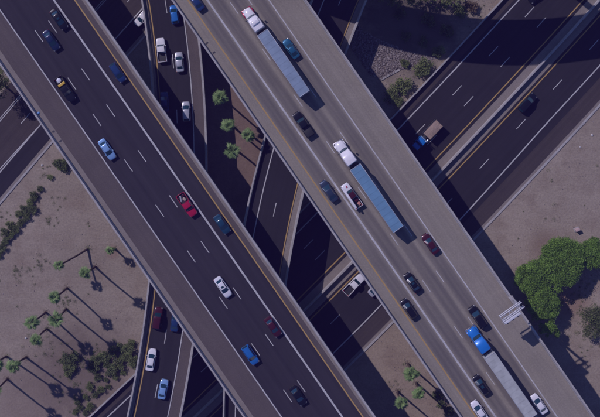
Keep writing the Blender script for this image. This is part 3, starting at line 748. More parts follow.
def cabin(root, body_mat, xb0, xr0, xr1, xb1, wb, wr, zb, zr, bow=0.14, crown=0.045, arch=0.03, split=True, rear_glass=True, sunroof=False):
    q = lambda u: 1 - (2 * u - 1) ** 2
    L_ = lambda a, b_, k: a + (b_ - a) * k
    front = lambda u, w: (L_(xb1 + bow * q(u), xr1 + bow * 0.45 * q(u), w), L_(wb, wr, w) * (2 * u - 1), L_(zb, zr, w) + crown * q(u) * w)
    rear = lambda u, w: (L_(xb0 - bow * 0.7 * q(u), xr0 - bow * 0.35 * q(u), w), L_(wb, wr, w) * (2 * u - 1), L_(zb, zr, w) + crown * q(u) * w)
    roof = lambda u, w: (L_(xr0 - bow * 0.35 * q(u), xr1 + bow * 0.45 * q(u), w), wr * (2 * u - 1), zr + crown * q(u) + arch * q(w))
    sidef = lambda sg: (lambda u, w: (L_(L_(xb0, xb1, u), L_(xr0, xr1, u), w), sg * L_(wb, wr, w), L_(zb, zr + arch * q(u), w)))
    bm = bmesh.new()
    for fn, nu, nv in ((front, 6, 3), (rear, 6, 3), (roof, 6, 6), (sidef(1), 6, 3), (sidef(-1), 6, 3)):
        me = grid_mesh('t', fn, nu, nv); bm.from_mesh(me); bpy.data.meshes.remove(me)
    bmesh.ops.remove_doubles(bm, verts=bm.verts, dist=0.002)
    me = from_bm('cabin', bm, True, 42); obj('cabin', me, body_mat, root)
    obj('windshield', grid_mesh('windshield', front, 6, 4, 0.05, 0.95, 0.05, 0.93, 0.008), glass, root)
    if rear_glass: obj('rear_window', grid_mesh('rear_window', rear, 6, 4, 0.09, 0.91, 0.12, 0.9, 0.008), glass, root)
    for sg in (1, -1):
        for a, b_ in (((0.1, 0.5), (0.53, 0.9)) if split else ((0.12, 0.88),)) if True else ():
            obj('side_window', grid_mesh('side_window', sidef(sg), 4, 2, a, b_, 0.14, 0.86, 0.008), glass, root)
    if sunroof: obj('sunroof', grid_mesh('sunroof', roof, 3, 3, 0.26, 0.74, 0.55, 0.85, 0.008), glass, root)
def wheel_meshes():
    bm = bmesh.new(); seg = 20; prof = [(0.20, -0.10), (0.30, -0.115), (0.335, -0.08), (0.335, 0.08), (0.30, 0.115), (0.20, 0.10)]
    rings = []
    for k in range(seg):
        a = k / seg * 6.28318; rings.append([bm.verts.new((math.cos(a) * r_, y, math.sin(a) * r_)) for r_, y in prof])
    for k in range(seg):
        A, B = rings[k], rings[(k + 1) % seg]
        for j in range(6): bm.faces.new((A[j], A[(j + 1) % 6], B[(j + 1) % 6], B[j]))
    ty = from_bm('wheel', bm, True, 40); bm = bmesh.new()
    bm_tube(bm, (0, -0.09, 0), (0, 0.09, 0), 0.205, 0.205, 18)
    for k in range(5):
        a = k * 1.2566; bm_box(bm, (math.cos(a) * 0.1, 0, math.sin(a) * 0.1), (0.18, 0.2, 0.05), Matrix.Rotation(-a, 3, 'Y'))
    return ty, from_bm('rim', bm)
WM = wheel_meshes()
def wheel(root, x, y, r=0.335, w=1.0):
    k = r / 0.335; o = obj('wheel', WM[0], rubber, root, (x, y, r)); o.scale = (k, w, k); c = obj('rim', WM[1], alloy, o); return o
def body_section(w, top, bot=0.2, crown=0.02):
    return [(0, bot), (w * 0.86, bot), (w * 0.965, bot + 0.12), (w, bot + 0.36 * (top - bot) + 0.04), (w * 0.985, bot + 0.72 * (top - bot)), (w * 0.93, top - 0.045), (w * 0.82, top - 0.005), (w * 0.45, top + crown * 0.8), (0, top + crown)]
SHAPES = {
    'sedan': dict(L=4.75, W=1.84, st=[(-.5, .66, .80, .42), (-.487, .82, .90, .3), (-.45, .92, .95, .22), (-.36, .975, .97, .2), (-.2, 1, .95, .2), (0, 1, .93, .2), (.2, .995, .93, .2), (.33, .97, .90, .2), (.42, .92, .83, .2), (.47, .83, .75, .22), (.493, .70, .66, .3), (.5, .55, .58, .4)], cab=(-.365, -.215, .06, .245, .86, .66, .93, 1.40)),
    'coupe': dict(L=4.5, W=1.82, st=[(-.5, .66, .78, .42), (-.487, .82, .88, .3), (-.45, .92, .93, .22), (-.36, .975, .95, .2), (-.2, 1, .93, .2), (0, 1, .90, .2), (.2, .99, .90, .2), (.33, .96, .85, .2), (.42, .90, .78, .2), (.47, .81, .70, .22), (.493, .68, .62, .3), (.5, .52, .55, .4)], cab=(-.40, -.18, .03, .21, .85, .63, .90, 1.30)),
    'hatch': dict(L=4.3, W=1.8, st=[(-.5, .74, .85, .42), (-.487, .87, .95, .3), (-.45, .95, .98, .22), (-.36, .985, .98, .2), (-.2, 1, .96, .2), (0, 1, .95, .2), (.2, .995, .95, .2), (.33, .965, .92, .2), (.42, .90, .85, .2), (.47, .81, .77, .22), (.493, .69, .68, .3), (.5, .55, .58, .4)], cab=(-.475, -.375, .07, .27, .87, .70, .95, 1.46)),
    'suv': dict(L=4.75, W=1.92, st=[(-.5, .80, .95, .45), (-.49, .90, 1.05, .34), (-.455, .965, 1.08, .28), (-.36, .99, 1.08, .26), (-.2, 1, 1.07, .26), (0, 1, 1.06, .26), (.2, 1, 1.06, .26), (.33, .975, 1.03, .26), (.42, .93, .98, .26), (.47, .86, .90, .28), (.493, .76, .80, .34), (.5, .64, .72, .42)], cab=(-.485, -.42, .07, .235, .89, .74, 1.06, 1.70)),
    'pickup': dict(L=5.7, W=1.98, st=[(-.12, 1, 1.06, .3), (-.05, 1, 1.06, .3), (.1, 1, 1.06, .3), (.25, .99, 1.07, .3), (.36, .97, 1.05, .3), (.44, .93, 1.0, .3), (.478, .87, .94, .32), (.495, .80, .86, .38), (.5, .7, .76, .45)], cab=(-.105, -.085, .115, .225, .90, .77, 1.05, 1.80)),
}
def add_trim(root, L, W, top_f, top_r, kind, front_x=None, tl_w=0.34):
    fx, rx = L * 0.478, -L * 0.485
    for sg in (1, -1):
        obj('headlight', box_mesh('headlight', (0.34, 0.36, 0.14), 0.05), lamp_glass, root, (fx - 0.12, sg * W * 0.345, top_f - 0.12), (0, 0.25, -sg * 0.5))
        obj('tail_light', box_mesh('tail_light', (0.12, 0.34, 0.15), 0.04), red_glass, root, (rx + 0.07, sg * W * 0.36, top_r - 0.16), (0, 0, sg * 0.25))
def car(label, px, py, z, ang, kind, mat, L=None, group=None, sunroof=False, rails=False, cat=None, name=None, cab_mat=None):
    S = SHAPES[kind]; k = 1 if L is None else L / S['L']; L = S['L'] * k; W = S['W']; w = W / 2
    p = P(px, py, z + 0.8); root = empty(name or {'suv': 'sport_utility_car', 'pickup': 'pickup_truck'}.get(kind, 'passenger_car'), (p.x, p.y, z + 0.012), ang)
    tag(root, label, cat or ('pickup' if kind == 'pickup' else 'car'), group)
    st = [(x * L, body_section(w * ww, top, bot)) for x, ww, top, bot in S['st']]
    obj('body', loft('body', st), mat, root)
    xb0, xr0, xr1, xb1, wb, wr, zb, zr = S['cab']
    cabin(root, cab_mat or mat, xb0 * L, xr0 * L, xr1 * L, xb1 * L, wb * w, wr * w, zb - 0.02, zr, split=kind != 'coupe', sunroof=sunroof, bow=0.05 if kind == 'pickup' else 0.14)
    top_f = S['st'][-4][2]; top_r = S['st'][1][2] if kind != 'pickup' else 1.0
    add_trim(root, L, W, top_f, top_r, kind)
    for sg in (1, -1):
        obj('side_mirror', box_mesh('side_mirror', (0.12, 0.2, 0.13), 0.04), mat, root, (xb1 * L - 0.32, sg * (w + 0.06), zb + 0.06))
    obj('front_bumper', box_mesh('front_bumper', (0.16, W * 0.66, 0.2), 0.06), black_plastic, root, (L * 0.492, 0, 0.42 if kind not in ('suv', 'pickup') else 0.52))
    obj('rear_bumper', box_mesh('rear_bumper', (0.14, W * 0.72, 0.2), 0.05), black_plastic, root, (-L * 0.494, 0, 0.45 if kind not in ('suv', 'pickup') else 0.55))
    r = 0.335 if kind not in ('suv', 'pickup') else 0.385
    for x in (L * 0.31, -L * 0.295):
        for sg in (1, -1): wheel(root, x, sg * (w - 0.10), r)
    if rails:
        for sg in (1, -1): obj('roof_rail', tube_mesh('roof_rail', [((xr0 * L + 0.2, sg * wr * w * 0.9, zr + 0.09), (xr1 * L - 0.1, sg * wr * w * 0.9, zr + 0.09), 0.025)]), black_plastic, root)
    if kind == 'pickup':
        x1, x0 = -0.118 * L, -0.5 * L; bl = x1 - x0; cx = (x0 + x1) / 2
        for sg in (1, -1): obj('bed_side', box_mesh('bed_side', (bl, 0.11, 0.68), 0.035), mat, root, (cx, sg * (w - 0.055), 0.72))
        obj('tailgate', box_mesh('tailgate', (0.09, W - 0.23, 0.52), 0.03), mat, root, (x0 + 0.05, 0, 0.78))
        obj('bed_floor', box_mesh('bed_floor', (bl - 0.1, W - 0.2, 0.3)), black_plastic, root, (cx, 0, 0.5))
    return root
def bed_thing(name, label, cat, root, mesh, mat, x, y, z, rz=0.0):
    m_ = Matrix.Translation(root.location) @ Matrix.Rotation(root.rotation_euler.z, 4, 'Z'); w = m_ @ Vector((x, y, z))
    return tag(obj(name, mesh, mat, None, w, (0, 0, root.rotation_euler.z + rz)), label, cat)

A_D = math.atan2(-DY, DX)          # down right along the decks
A_U = A_D + math.pi
pt = {n: paint(n, c, mt) for n, c, mt in [('white', (0.72, 0.72, 0.74), 0), ('silver', (0.46, 0.47, 0.50), 0.35), ('black', (0.006, 0.007, 0.012), 0.0), ('navy', (0.012, 0.025, 0.070), 0.2), ('blue', (0.016, 0.15, 0.46), 0.15), ('light_blue', (0.22, 0.40, 0.66), 0.2),
      ('deep_blue', (0.015, 0.045, 0.14), 0.2), ('teal', (0.018, 0.12, 0.22), 0.3), ('slate', (0.035, 0.055, 0.095), 0.3), ('red', (0.42, 0.012, 0.055), 0.1), ('maroon', (0.062, 0.010, 0.020), 0.15), ('dark_teal', (0.012, 0.058, 0.105), 0.2), ('truck_white', (0.74, 0.74, 0.75), 0), ('truck_blue', (0.012, 0.175, 0.56), 0.1), ('tan', (0.40, 0.31, 0.25), 0), ('yellow', (0.65, 0.42, 0.06), 0)]}
GLc = 'vehicles on the dark asphalt deck'; GRc = 'vehicles on the pale concrete deck'; GBc = 'cars on the curved ramp'; GFc = 'vehicles on the ground level freeway'
car('black car nearest the top left corner, beside the thick white line', 58.8, 19.2, ZD, A_D, 'sedan', pt['black'], 4.9, GLc, sunroof=True)
car('dark blue car just left of the black car near the top left corner', 51.2, 40.3, ZD, A_D, 'sedan', pt['navy'], 4.8, GLc)
r_ = car('black pickup carrying a white drum and a yellow box in its bed', 65.2, 89.2, ZD, A_D, 'pickup', pt['black'], 5.9, GLc)
bm = bmesh.new(); bm_tube(bm, (0, 0, 0), (0, 0, 0.62), 0.5, 0.47, 20); bm_tube(bm, (0, 0, 0.62), (0, 0, 0.68), 0.40, 0.25, 20)
bed_thing('plastic_drum', 'round white drum at the back of the black pickup bed', 'drum', r_, from_bm('plastic_drum', bm, True, 40), plain_mat('white_plastic', (0.6, 0.62, 0.68), 0.4), -2.25, 0, 0.65)
bed_thing('tool_box', 'yellow tool box lying across the black pickup bed', 'tool box', r_, box_mesh('tool_box', (0.55, 1.6, 0.5), 0.05), pt['yellow'], -1.25, 0, 0.92)
car('dark blue hatchback between the thick white line and the yellow line', 117.6, 72.6, ZD, A_D, 'hatch', pt['deep_blue'], 4.5, GLc)
car('light blue sedan beside the left white line of the dark deck', 107.0, 149.4, ZD, A_D, 'sedan', pt['light_blue'], 4.9, GLc)
r_ = car('crimson pickup with junk in its open bed', 187.0, 204.8, ZD, A_D, 'pickup', pt['red'], 5.5, GLc)
bed_thing('scrap_sack', 'tan sack in the crimson pickup bed', 'sack', r_, box_mesh('scrap_sack', (0.8, 0.6, 0.4), 0.15), pt['tan'], -1.3, 0.25, 0.86, 0.3)
bed_thing('scrap_board', 'pale board lying in the crimson pickup bed', 'board', r_, box_mesh('scrap_board', (1.3, 0.3, 0.08), 0.02), pt['silver'], -1.75, -0.4, 0.72, -0.4)
bed_thing('scrap_crate', 'dull red crate in the crimson pickup bed', 'crate', r_, box_mesh('scrap_crate', (0.5, 0.5, 0.4), 0.03), pt['maroon'], -2.1, 0.45, 0.86, 0.2)
car('dark teal sedan beside the yellow line of the dark deck', 222.0, 224.2, ZD, A_D, 'sedan', pt['dark_teal'], 4.5, GLc)
car('white sedan with dark sunroof in the middle of the dark deck', 222.9, 287.2, ZD, A_D, 'sedan', pt['white'], 4.85, GLc, sunroof=True)
car('dark maroon sedan beside the thick white line of the dark deck', 273.0, 327.0, ZD, A_D, 'sedan', pt['maroon'], 4.7, GLc)
car('bright blue car near the left white line of the dark deck', 250.4, 355.0, ZD, A_D, 'suv', pt['blue'], 4.5, GLc, rails=True)
car('black car nearest the bottom of the dark deck', 298.0, 396.0, ZD, A_D, 'sedan', pt['black'], 4.6, GLc)

car('navy car cut by the top edge beside the yellow line of the pale deck', 195.6, 0.4, ZD, A_U, 'sedan', pt['deep_blue'], 4.8, GRc)
car('bright teal coupe beside the front trailer near the top', 291.0, 48.6, ZD, A_U, 'coupe', pt['teal'], 4.7, GRc)
r_ = car('long black pickup with covered bed behind the first truck', 303.4, 124.4, ZD, A_U, 'pickup', pt['black'], 6.0, GRc)
obj('bed_cover', box_mesh('bed_cover', (2.1, 1.74, 0.06), 0.02), black_plastic, r_, (-1.84, 0, 1.07))
car('slate blue sedan beside the yellow line of the pale deck', 328.8, 191.2, ZD, A_U, 'sedan', pt['slate'], 5.1, GRc)
car('maroon fronted car behind the second trailer', 430.4, 243.8, ZD, A_U, 'sedan', pt['maroon'], 4.8, GRc)
car('black car just right of the thick white line of the pale deck', 412.6, 282.8, ZD, A_U, 'sedan', pt['black'], 4.8, GRc, sunroof=True)
car('black car left of the thick white line of the pale deck', 409.0, 309.0, ZD, A_U, 'hatch', pt['black'], 4.7, GRc)
car('tall black van like car beside the blue truck cab', 477.8, 317.0, ZD, A_U, 'suv', pt['black'], 5.2, GRc, rails=True)
car('black hatchback left of the grey trailer', 481.2, 385.2, ZD, A_U, 'hatch', pt['black'], 4.7, GRc, sunroof=True)
car('white sedan cut by the bottom edge beside the yellow line of the pale deck', 479.4, 411.2, ZD, A_U, 'sedan', pt['white'], 4.9, GRc)
car('white sedan right of the grey trailer near the bottom', 539.0, 404.2, ZD, A_U, 'sedan', pt['white'], 4.75, GRc)
# service truck: white cab, white pipe rack on the left, red and dark boxes
r_ = car('white service pickup loaded with red boxes and long white panel', 351.6, 195.8, ZD, A_U, 'pickup', pt['white'], 5.9, GRc, cab_mat=pt['maroon'])
obj('hood_badge', box_mesh('hood_badge', (0.4, 0.3, 0.04), 0.01), pt['red'], r_, (2.1, -0.2, 1.09))
bed_thing('long_panel', 'long white panel on the left side of the service pickup', 'panel', r_, box_mesh('long_panel', (4.3, 0.42, 0.2), 0.04), pt['white'], -0.45, 0.66, 1.97)
bed_thing('cargo_box', 'dark red box in the service pickup bed nearest its cab', 'box', r_, box_mesh('cargo_box', (0.8, 0.8, 0.6), 0.05), pt['maroon'], -1.25, -0.35, 0.97)
bed_thing('cargo_box', 'salmon pink box at the back of the service pickup bed', 'box', r_, box_mesh('cargo_box', (0.7, 0.6, 0.4), 0.06), plain_mat('salmon', (0.5, 0.2, 0.16), 0.6), -2.2, -0.4, 0.87, 0.2)

def path_ang(path, px, py, up):
    s, _ = path.locate(px, py); _, n_ = path.at(s); t_ = Vector((n_.y, -n_.x))
    return math.atan2(t_.y, t_.x) + (math.pi if up else 0)
for lab, x, y, kind, m_, L in [('small bright blue car at the top of the curved ramp', 174.4, 14.4, 'hatch', pt['blue'], 4.2), ('white pickup with dark bed on the curved ramp', 161.4, 50.2, 'pickup', pt['white'], 5.4),
        ('silver sedan right of the white pickup on the curved ramp', 179.4, 62.0, 'sedan', pt['silver'], 4.5), ('dark blue car in the deck shadow on the curved ramp', 164.4, 102.0, 'sedan', pt['deep_blue'], 4.5), ('pale silver car entering the deck shadow on the curved ramp', 186.2, 111.4, 'hatch', pt['silver'], 4.4),
        ('dark red sport utility car on the lower curved ramp', 157.6, 318.4, 'suv', pt['maroon'], 4.9), ('dark blue car half hidden by the left deck on the lower ramp', 175.2, 321.4, 'sedan', pt['deep_blue'], 4.6),
        ('white sedan on the lower curved ramp beside the yellow line', 151.0, 360.0, 'sedan', pt['white'], 4.9), ('pale blue sedan lowest on the curved ramp', 163.0, 389.4, 'sedan', pt['light_blue'], 4.4)]:
    s_ = pB.locate(x, y)[0]; sl = pB.dz(s_ + 0.5) - pB.dz(s_ - 0.5)
    r_ = car(lab, x, y, ZR + pB.dz(s_), path_ang(pB, x, y, True), kind, m_, L, GBc)
    r_.rotation_euler.y = math.atan(sl)
car('white car half hidden under the ramp edge on the side road', 142.6, 17.2, 0, path_ang(sr, 142, 17, False), 'sedan', pt['white'], 4.6)
def fw_ang(x, y, back): return path_ang(fw, x, y, back)
car('black sport utility car beside the yellow line on the lower carriageway', 527.5, 102.6, 0, fw_ang(528, 103, True), 'suv', pt['black'], 5.0, GFc)
car('white pickup with open bed beside the median on the lower carriageway', 354.0, 284.6, 0, fw_ang(354, 284, True), 'pickup', pt['white'], 5.7, GFc)
car('pale car disappearing under the pale deck on the lower carriageway', 377.0, 287.6, 0, fw_ang(374, 290, True), 'sedan', pt['silver'], 4.7, GFc)
car('dark car cut by the top edge on the upper carriageway', 536.6, -6.0, 0, fw_ang(536, -4, False), 'sedan', pt['black'], 4.6, GFc)

# ---- dump truck on the upper carriageway
p = P(426.6, 135.4, 1.0); dt = empty('dump_truck', (p.x, p.y, 0.02), fw_ang(427, 136, False)); tag(dt, 'small dump truck with blue cab and tan load on the freeway', 'truck', GFc)
obj('chassis', box_mesh('chassis', (7.4, 0.9, 0.3), 0.03), dark_steel, dt, (0.0, 0, 0.75))
obj('hood', box_mesh('hood', (1.3, 1.7, 0.9), 0.16, taper=(0.85, 0.9)), pt['truck_blue'], dt, (3.35, 0, 1.15))
cabin(dt, pt['truck_blue'], 1.25, 1.3, 2.4, 2.75, 1.0, 0.85, 1.5, 2.35, bow=0.05)
obj('cab', box_mesh('cab', (1.55, 2.05, 0.95), 0.08), pt['truck_blue'], dt, (2.0, 0, 1.05))
obj('cab_guard', box_mesh('cab_guard', (0.22, 2.0, 0.12), 0.03), pt['light_blue'], dt, (1.1, 0, 2.45))
for sg in (1, -1):
    obj('bed_side', box_mesh('bed_side', (4.3, 0.1, 1.2), 0.02), dark_steel, dt, (-1.85, sg * 1.18, 1.65))
    obj('side_mirror', box_mesh('side_mirror', (0.1, 0.25, 0.35), 0.03), black_plastic, dt, (2.6, sg * 1.25, 1.9))
obj('bed_front', box_mesh('bed_front', (0.1, 2.3, 1.35), 0.02), dark_steel, dt, (0.28, 0, 1.72)); obj('tailgate', box_mesh('tailgate', (0.1, 2.3, 1.2), 0.02), dark_steel, dt, (-3.98, 0, 1.65))
obj('bed_floor', box_mesh('bed_floor', (4.2, 2.3, 0.2)), dark_steel, dt, (-1.85, 0, 1.1))
ld = grid_mesh('load', lambda u, w: (-3.95 + 4.2 * u, -1.14 + 2.28 * w, 2.05 + 0.18 * math.sin(math.pi * u) * math.sin(math.pi * w) + 0.03 * math.sin(17 * u + 9 * w) * math.cos(23 * w)), 20, 12)
obj('load', ld, plain_mat('load_soil', (0.33, 0.25, 0.20), 0.95, 0, 0, 0.3, 5.0, 0.1), dt)
obj('fuel_tank', tube_mesh('fuel_tank', [((0.45, 1.0, 0.7), (1.2, 1.0, 0.7), 0.28)], 14), alloy, dt)
for x in (3.1, -2.2, -3.3):
    for sg in (1, -1): wheel(dt, x, sg * (0.98 if x > 0 else 0.92), 0.5, 1.3 if x > 0 else 2.2)

# ---- semi trucks
def semi(label, front, rear, ang, cab_mat, trail_mat, rib, seam, tlen=None, trim=None, tall=1.0):
    trim = trim or cab_mat
    zt = ZD + 4.05; a, b_ = P(*front, zt), P(*rear, zt)
    t_ = Vector((math.cos(ang), math.sin(ang))); L = (a - b_).length if tlen is None else tlen
    root = empty('semi_truck', (a.x, a.y, ZD + 0.012), ang); tag(root, label, 'truck', 'long haul trucks on the pale deck')
    W = 2.6
    # trailer, from x = 0 back to x = -L
    tb = obj('trailer_box', box_mesh('trailer_box', (L, W - 0.06, 2.75), 0.02, (-L / 2, 0, 2.52)), trail_mat, root)
    n = 12
    pm = None
    for k in range(n):
        w_ = L / n
        if pm is None:
            v = []; nn_ = 6
            for i in range(nn_ + 1):
                u = i / nn_; x = -w_ / 2 + 0.012 + (w_ - 0.024) * u; dz = rib * (1 if i % 2 else 0)
                for y, zz in ((-W / 2 + 0.1, 0.0), (0, 0.03), (W / 2 - 0.1, 0.0)): v.append((x, y, zz + dz))
            f = [(i * 3 + j, (i + 1) * 3 + j, (i + 1) * 3 + j + 1, i * 3 + j + 1) for i in range(nn_) for j in range(2)]
            v2 = [(x, y, -0.06) for x, y, _ in v]; m0 = len(v); v += v2
            f += [tuple(m0 + c_ for c_ in reversed(q_)) for q_ in f]
            pm = mesh_from('roof_panel', v, f)
        obj('roof_panel', pm, trail_mat, root, (-w_ * (k + 0.5), 0, 3.985 + (seam if k % 2 else 0)))
    for sg in (1, -1):
        obj('roof_rail', box_mesh('roof_rail', (L, 0.09, 0.16), 0.02, (-L / 2, sg * (W / 2 - 0.045), 3.96)), steel, root)
        obj('side_skirt', box_mesh('side_skirt', (6.2, 0.04, 0.62), 0.0, (-L * 0.45, sg * (W / 2 - 0.1), 0.78)), trail_mat, root)
        obj('trailer_door', box_mesh('trailer_door', (0.06, W / 2 - 0.05, 2.6), 0.015, (-L - 0.03, sg * (W / 4 - 0.005), 2.5)), trail_mat, root)
        obj('landing_leg', box_mesh('landing_leg', (0.14, 0.14, 1.0), 0.01, (-3.2, sg * 0.75, 0.66)), dark_steel, root)
        obj('mud_flap', box_mesh('mud_flap', (0.03, 0.6, 0.6), 0.0, (-L + 0.25, sg * 0.95, 0.5)), rubber, root)
    obj('end_rail', box_mesh('end_rail', (0.09, W - 0.19, 0.14), 0.02, (-L + 0.045, 0, 3.99)), steel, root); obj('end_rail', box_mesh('end_rail', (0.09, W - 0.19, 0.14), 0.02, (-0.045, 0, 3.99)), steel, root)
    # tractor; its sleeper ends 0.75 m ahead of the trailer
    g = 0.85
    obj('chassis', box_mesh('chassis', (7.6, 0.85, 0.32), 0.03, (g + 1.75, 0, 0.85)), dark_steel, root)
    st = []
    for x, ww, top in ((g, 1.2, 3.55), (g + 0.15, 1.24, 3.8), (g + 0.9, 1.25, 3.86), (g + 1.9, 1.24, 3.72), (g + 2.6, 1.18, 3.35), (g + 3.0, 1.1, 2.95)):
        top = 2.95 + (top - 2.95) * tall
        st.append((x, [(0, 1.0), (ww * 0.97, 1.0), (ww, 1.2), (ww, top - 0.9), (ww * 0.95, top - 0.3), (ww * 0.84, top - 0.06), (ww * 0.5, top), (0, top + 0.03)]))
    obj('sleeper_cab', loft('sleeper_cab', st), cab_mat, root)
    cabin(root, cab_mat, g + 2.9, g + 2.95, g + 3.05, g + 3.55, 1.08, 0.95, 1.85, 2.9, bow=0.16, split=False, rear_glass=False)
    st = []
    for x, ww, top in ((g + 2.95, 1.12, 1.9), (g + 3.6, 1.07, 1.88), (g + 4.5, 1.0, 1.76), (g + 5.1, 0.92, 1.6), (g + 5.4, 0.82, 1.42), (g + 5.5, 0.66, 1.2)):
        st.append((x, [(0, 0.7), (ww * 0.95, 0.7), (ww, 0.9), (ww, top - 0.4), (ww * 0.92, top - 0.12), (ww * 0.75, top), (0, top + 0.05)]))
    obj('hood', loft('hood', st), cab_mat, root)
    for sg in (1, -1):
        stf = []
        for x, zt_ in ((g + 3.75, 0.9), (g + 3.95, 1.2), (g + 4.4, 1.32), (g + 4.9, 1.25), (g + 5.25, 1.0), (g + 5.4, 0.75)):
            stf.append((x, zt_))
        bm = bmesh.new()
        for i in range(len(stf) - 1):
            x0, z0 = stf[i]; x1, z1 = stf[i + 1]
            ya, yb = sg * 0.8, sg * 1.2
            q_ = [bm.verts.new(c_) for c_ in ((x0, ya, z0), (x1, ya, z1), (x1, yb, z1 - 0.06), (x0, yb, z0 - 0.06), (x0, yb, z0 - 0.35), (x1, yb, z1 - 0.35))]
            bm.faces.new(q_[:4]); bm.faces.new((q_[3], q_[2], q_[5], q_[4]))
        bmesh.ops.remove_doubles(bm, verts=bm.verts, dist=0.001)
        obj('fender', from_bm('fender', bm, True, 50), trim, root)
        obj('headlight', box_mesh('headlight', (0.3, 0.34, 0.3), 0.06), lamp_glass, root, (g + 5.25, sg * 0.92, 1.05))
        obj('side_mirror', box_mesh('side_mirror', (0.16, 0.32, 0.6), 0.04), black_plastic, root, (g + 3.2, sg * 1.42, 2.2))
        obj('mirror_arm', tube_mesh('mirror_arm', [((g + 3.1, sg * 1.05, 2.4), (g + 3.2, sg * 1.45, 2.4), 0.025)]), dark_steel, root)
        obj('fuel_tank', tube_mesh('fuel_tank', [((g + 0.7, sg * 0.98, 0.78), (g + 2.6, sg * 0.98, 0.78), 0.3)], 16), alloy, root)
        obj('exhaust_stack', tube_mesh('exhaust_stack', [((g - 0.12, sg * 1.0, 1.0), (g - 0.12, sg * 1.0, 3.9), 0.08)], 10), alloy, root)
        obj('cab_step', box_mesh('cab_step', (0.7, 0.25, 0.08), 0.02), alloy, root, (g + 3.1, sg * 1.1, 0.7))
    obj('front_bumper', box_mesh('front_bumper', (0.25, 2.35, 0.42), 0.08), alloy if trim is cab_mat else trim, root, (g + 5.5, 0, 0.6))
    if tall < 0.6:
        bm = bmesh.new(); bm_box(bm, (g + 1.7, 0, 3.5), (1.5, 1.9, 0.5), None, (0.45, 0.8)); bmesh.ops.bevel(bm, geom=bm.edges[:], offset=0.09, segments=2, affect='EDGES', profile=0.5)
        obj('air_deflector', from_bm('air_deflector', bm, True, 50), cab_mat, root)
    obj('grille', box_mesh('grille', (0.06, 0.9, 0.6), 0.02), alloy, root, (g + 5.5, 0, 1.0))
    obj('fifth_wheel', box_mesh('fifth_wheel', (0.9, 0.9, 0.12), 0.03), dark_steel, root, (-0.9, 0, 1.1))
    for x in (g + 4.55, -0.35, -1.65, -L + 1.0, -L + 2.3):
        for sg in (1, -1): wheel(root, x, sg * (1.02 if x > 0 else 0.93), 0.5, 1.3 if x > 0 else 2.6)
    return root
tr1 = plain_mat('trailer_grey_blue', (0.215, 0.29, 0.375), 0.5, 0.0, 0, 0.16, 0.35, world_pos=True); tr2 = plain_mat('trailer_steel_blue', (0.125, 0.26, 0.385), 0.5, 0.0, 0, 0.12, 0.3, world_pos=True); tr3 = plain_mat('trailer_pale_grey', (0.40, 0.425, 0.41), 0.6, 0.0, 0, 0.2, 0.5, world_pos=True)
semi('white truck with grey blue trailer nearest the top of the pale deck', (262.2, 32.2), (305.0, 93.6), A_U, pt['truck_white'], tr1, 0.003, 0.007, trim=pt['red'], tall=0.55)
semi('white truck with steel blue trailer in the middle of the pale deck', (355.2, 166.9), (399.5, 228.8), A_U, pt['truck_white'], tr2, 0.005, 0.003)
t3 = semi('bright blue truck with pale grey trailer at the bottom of the pale deck', (489.6, 355.6), (532.5, 417.5), A_U, pt['truck_blue'], tr3, 0.003, 0.004, tall=0.8)

# ================================================================== OVERHEAD SIGN FRAME on the right parapet of the pale deck
s_b, o_b = rp.locate(511.5, 294.5); p, n_ = rp.at(s_b, (251.0 - RM) * QD); ang = math.atan2(-n_.y, -n_.x)     # local x reaches in over the deck
gs = empty('sign_frame', (p.x, p.y, ZD), ang); tag(gs, 'galvanised cantilever sign frame on the right parapet of the pale deck', 'sign frame')
# local: x inwards over the deck, y along the deck (y<0 = towards the lower right, drivers' side)
HT = 8.0
sy = 1 if (Vector((-math.sin(ang), math.cos(ang))).dot(Vector((DX, -DY))) > 0) else -1      # which way is lower right
Y = lambda v: v * sy
for y in (0.6, 1.7):
    obj('post', tube_mesh('post', [((0.0, Y(y), 0.3), (0.0, Y(y), HT + 0.6), 0.16)], 12), steel, gs)
obj('base_bracket', box_mesh('base_bracket', (0.9, 2.2, 0.9), 0.05, (0.0, Y(1.15), 0.4)), concrete, gs)
for k in range(7):
    z0 = 1.0 + k * 1.0; y0, y1 = ((0.6, 1.7) if k % 2 else (1.7, 0.6)); obj('brace', tube_mesh('brace', [((0, Y(y0), z0), (0, Y(y1), z0 + 1.0), 0.05)], 6), steel, gs)
AL = 4.7
for y in (0.6, 1.7):
    for z in (HT - 0.9, HT + 0.5): obj('chord', tube_mesh('chord', [((-0.6, Y(y), z), (AL, Y(y), z), 0.13)], 8), steel, gs)
for k in range(6):
    x0, x1 = k * AL / 6, (k + 1) * AL / 6; y0, y1 = (0.6, 1.7) if k % 2 else (1.7, 0.6)
    obj('brace', tube_mesh('brace', [((x0, Y(y0), HT + 0.5), (x1, Y(y1), HT + 0.5), 0.05)], 6), steel, gs); obj('brace', tube_mesh('brace', [((x0, Y(1.7), HT - 0.9), (x1, Y(1.7), HT + 0.5), 0.05)], 6), steel, gs)
obj('brace', tube_mesh('brace', [((AL, Y(0.6), HT + 0.5), (AL, Y(1.7), HT + 0.5), 0.06)], 6), steel, gs); obj('brace', tube_mesh('brace', [((AL, Y(0.6), HT - 0.9), (AL, Y(0.6), HT + 0.5), 0.06)], 6), steel, gs)
obj('sign_panel', box_mesh('sign_panel', (3.8, 0.42, 2.7), 0.03, (2.75, Y(2.12), HT - 0.2)), plain_mat('sign_aluminium', (0.55, 0.57, 0.60), 0.5, 0.0), gs)
for k in range(8): obj('catwalk_slat', box_mesh('catwalk_slat', (0.42, 0.62, 0.05), 0.0, (1.05 + k * 0.49, Y(2.6), HT - 1.7)), steel, gs)
for y in (2.3, 2.9): obj('catwalk_rail', tube_mesh('catwalk_rail', [((0.7, Y(y), HT - 1.75), (4.8, Y(y), HT - 1.75), 0.05)], 6), steel, gs)
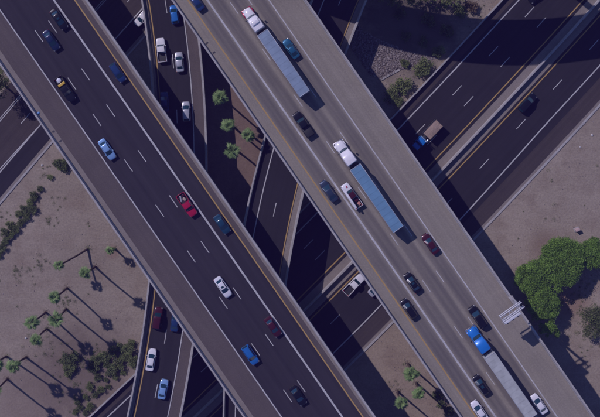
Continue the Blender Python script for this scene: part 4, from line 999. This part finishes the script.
for x in (1.4, 2.7, 4.0): obj('sign_lamp', box_mesh('sign_lamp', (0.5, 0.28, 0.2), 0.04, (x, Y(3.0), HT - 1.5)), lamp_glass, gs)

# ================================================================== SMALL THINGS ON THE DIRT
ub = empty('utility_cabinet', (*P(577, 229.5, 0.4), 0), 0.4); tag(ub, 'pale pink utility cabinet above the big green trees', 'cabinet')
cab_m = plain_mat('cabinet_paint', (0.5, 0.36, 0.32), 0.6)
obj('housing', box_mesh('housing', (0.9, 0.6, 1.1), 0.03, (0, 0, 0.6)), cab_m, ub); obj('lid', box_mesh('lid', (1.0, 0.7, 0.06), 0.015, (0, 0, 1.18)), cab_m, ub); obj('plinth', box_mesh('plinth', (1.3, 1.0, 0.12), 0.02, (0, 0, 0.05)), concrete, ub)
random.seed(3)
for lab, x, y, r0 in [('white stone beside a palm crown on the left dirt', 26, 338, 0.28), ('white stone near the side road curb', 42, 165, 0.3), ('white stone on the open dirt at the right picture edge', 592, 135, 0.3), ('small white stone on the dirt below the freeway curb', 580, 147, 0.22)]:
    v, f = [], []; rock(v, f, Vector((0, 0, 0)), r0)
    tag(obj('white_stone', mesh_from('white_stone', v, f), plain_mat('white_stone', (0.55, 0.54, 0.52), 0.9), None, P3(x, y)), lab, 'stone', 'white stones')
v, f = [], []
rock(v, f, Vector((0, 0, 0)), 0.3)
s_, o_ = lp.locate(38.6, 113.2); p, _n = lp.at(s_, o_)
tag(obj('plastic_bag', mesh_from('plastic_bag', v, f, True), plain_mat('blue_plastic', (0.12, 0.3, 0.6), 0.5), None, (p.x, p.y, ZD + 0.02)), 'scrap of blue plastic lying in the left gutter of the dark deck', 'litter')

# ================================================================== ADDED BLUISH VEIL, lifts the dark areas towards navy
hz = obj('added_haze', box_mesh('added_haze', (1400, 1400, 250), 0, (0, 0, 122)), None); tag(hz, 'added bluish veil that lifts dark areas towards navy', 'added veil', kind='stuff')
hm = bpy.data.materials.new('added_haze'); hm.use_nodes = True; ht = hm.node_tree
ht.nodes.remove(ht.nodes['Principled BSDF']); pv = ht.nodes.new('ShaderNodeVolumePrincipled')
pv.inputs['Color'].default_value = (0.38, 0.21, 1.0, 1); pv.inputs['Density'].default_value = 0.00022; pv.inputs['Anisotropy'].default_value = 0.0
ht.links.new(pv.outputs[0], ht.nodes['Material Output'].inputs['Volume']); hz.data.materials.append(hm)
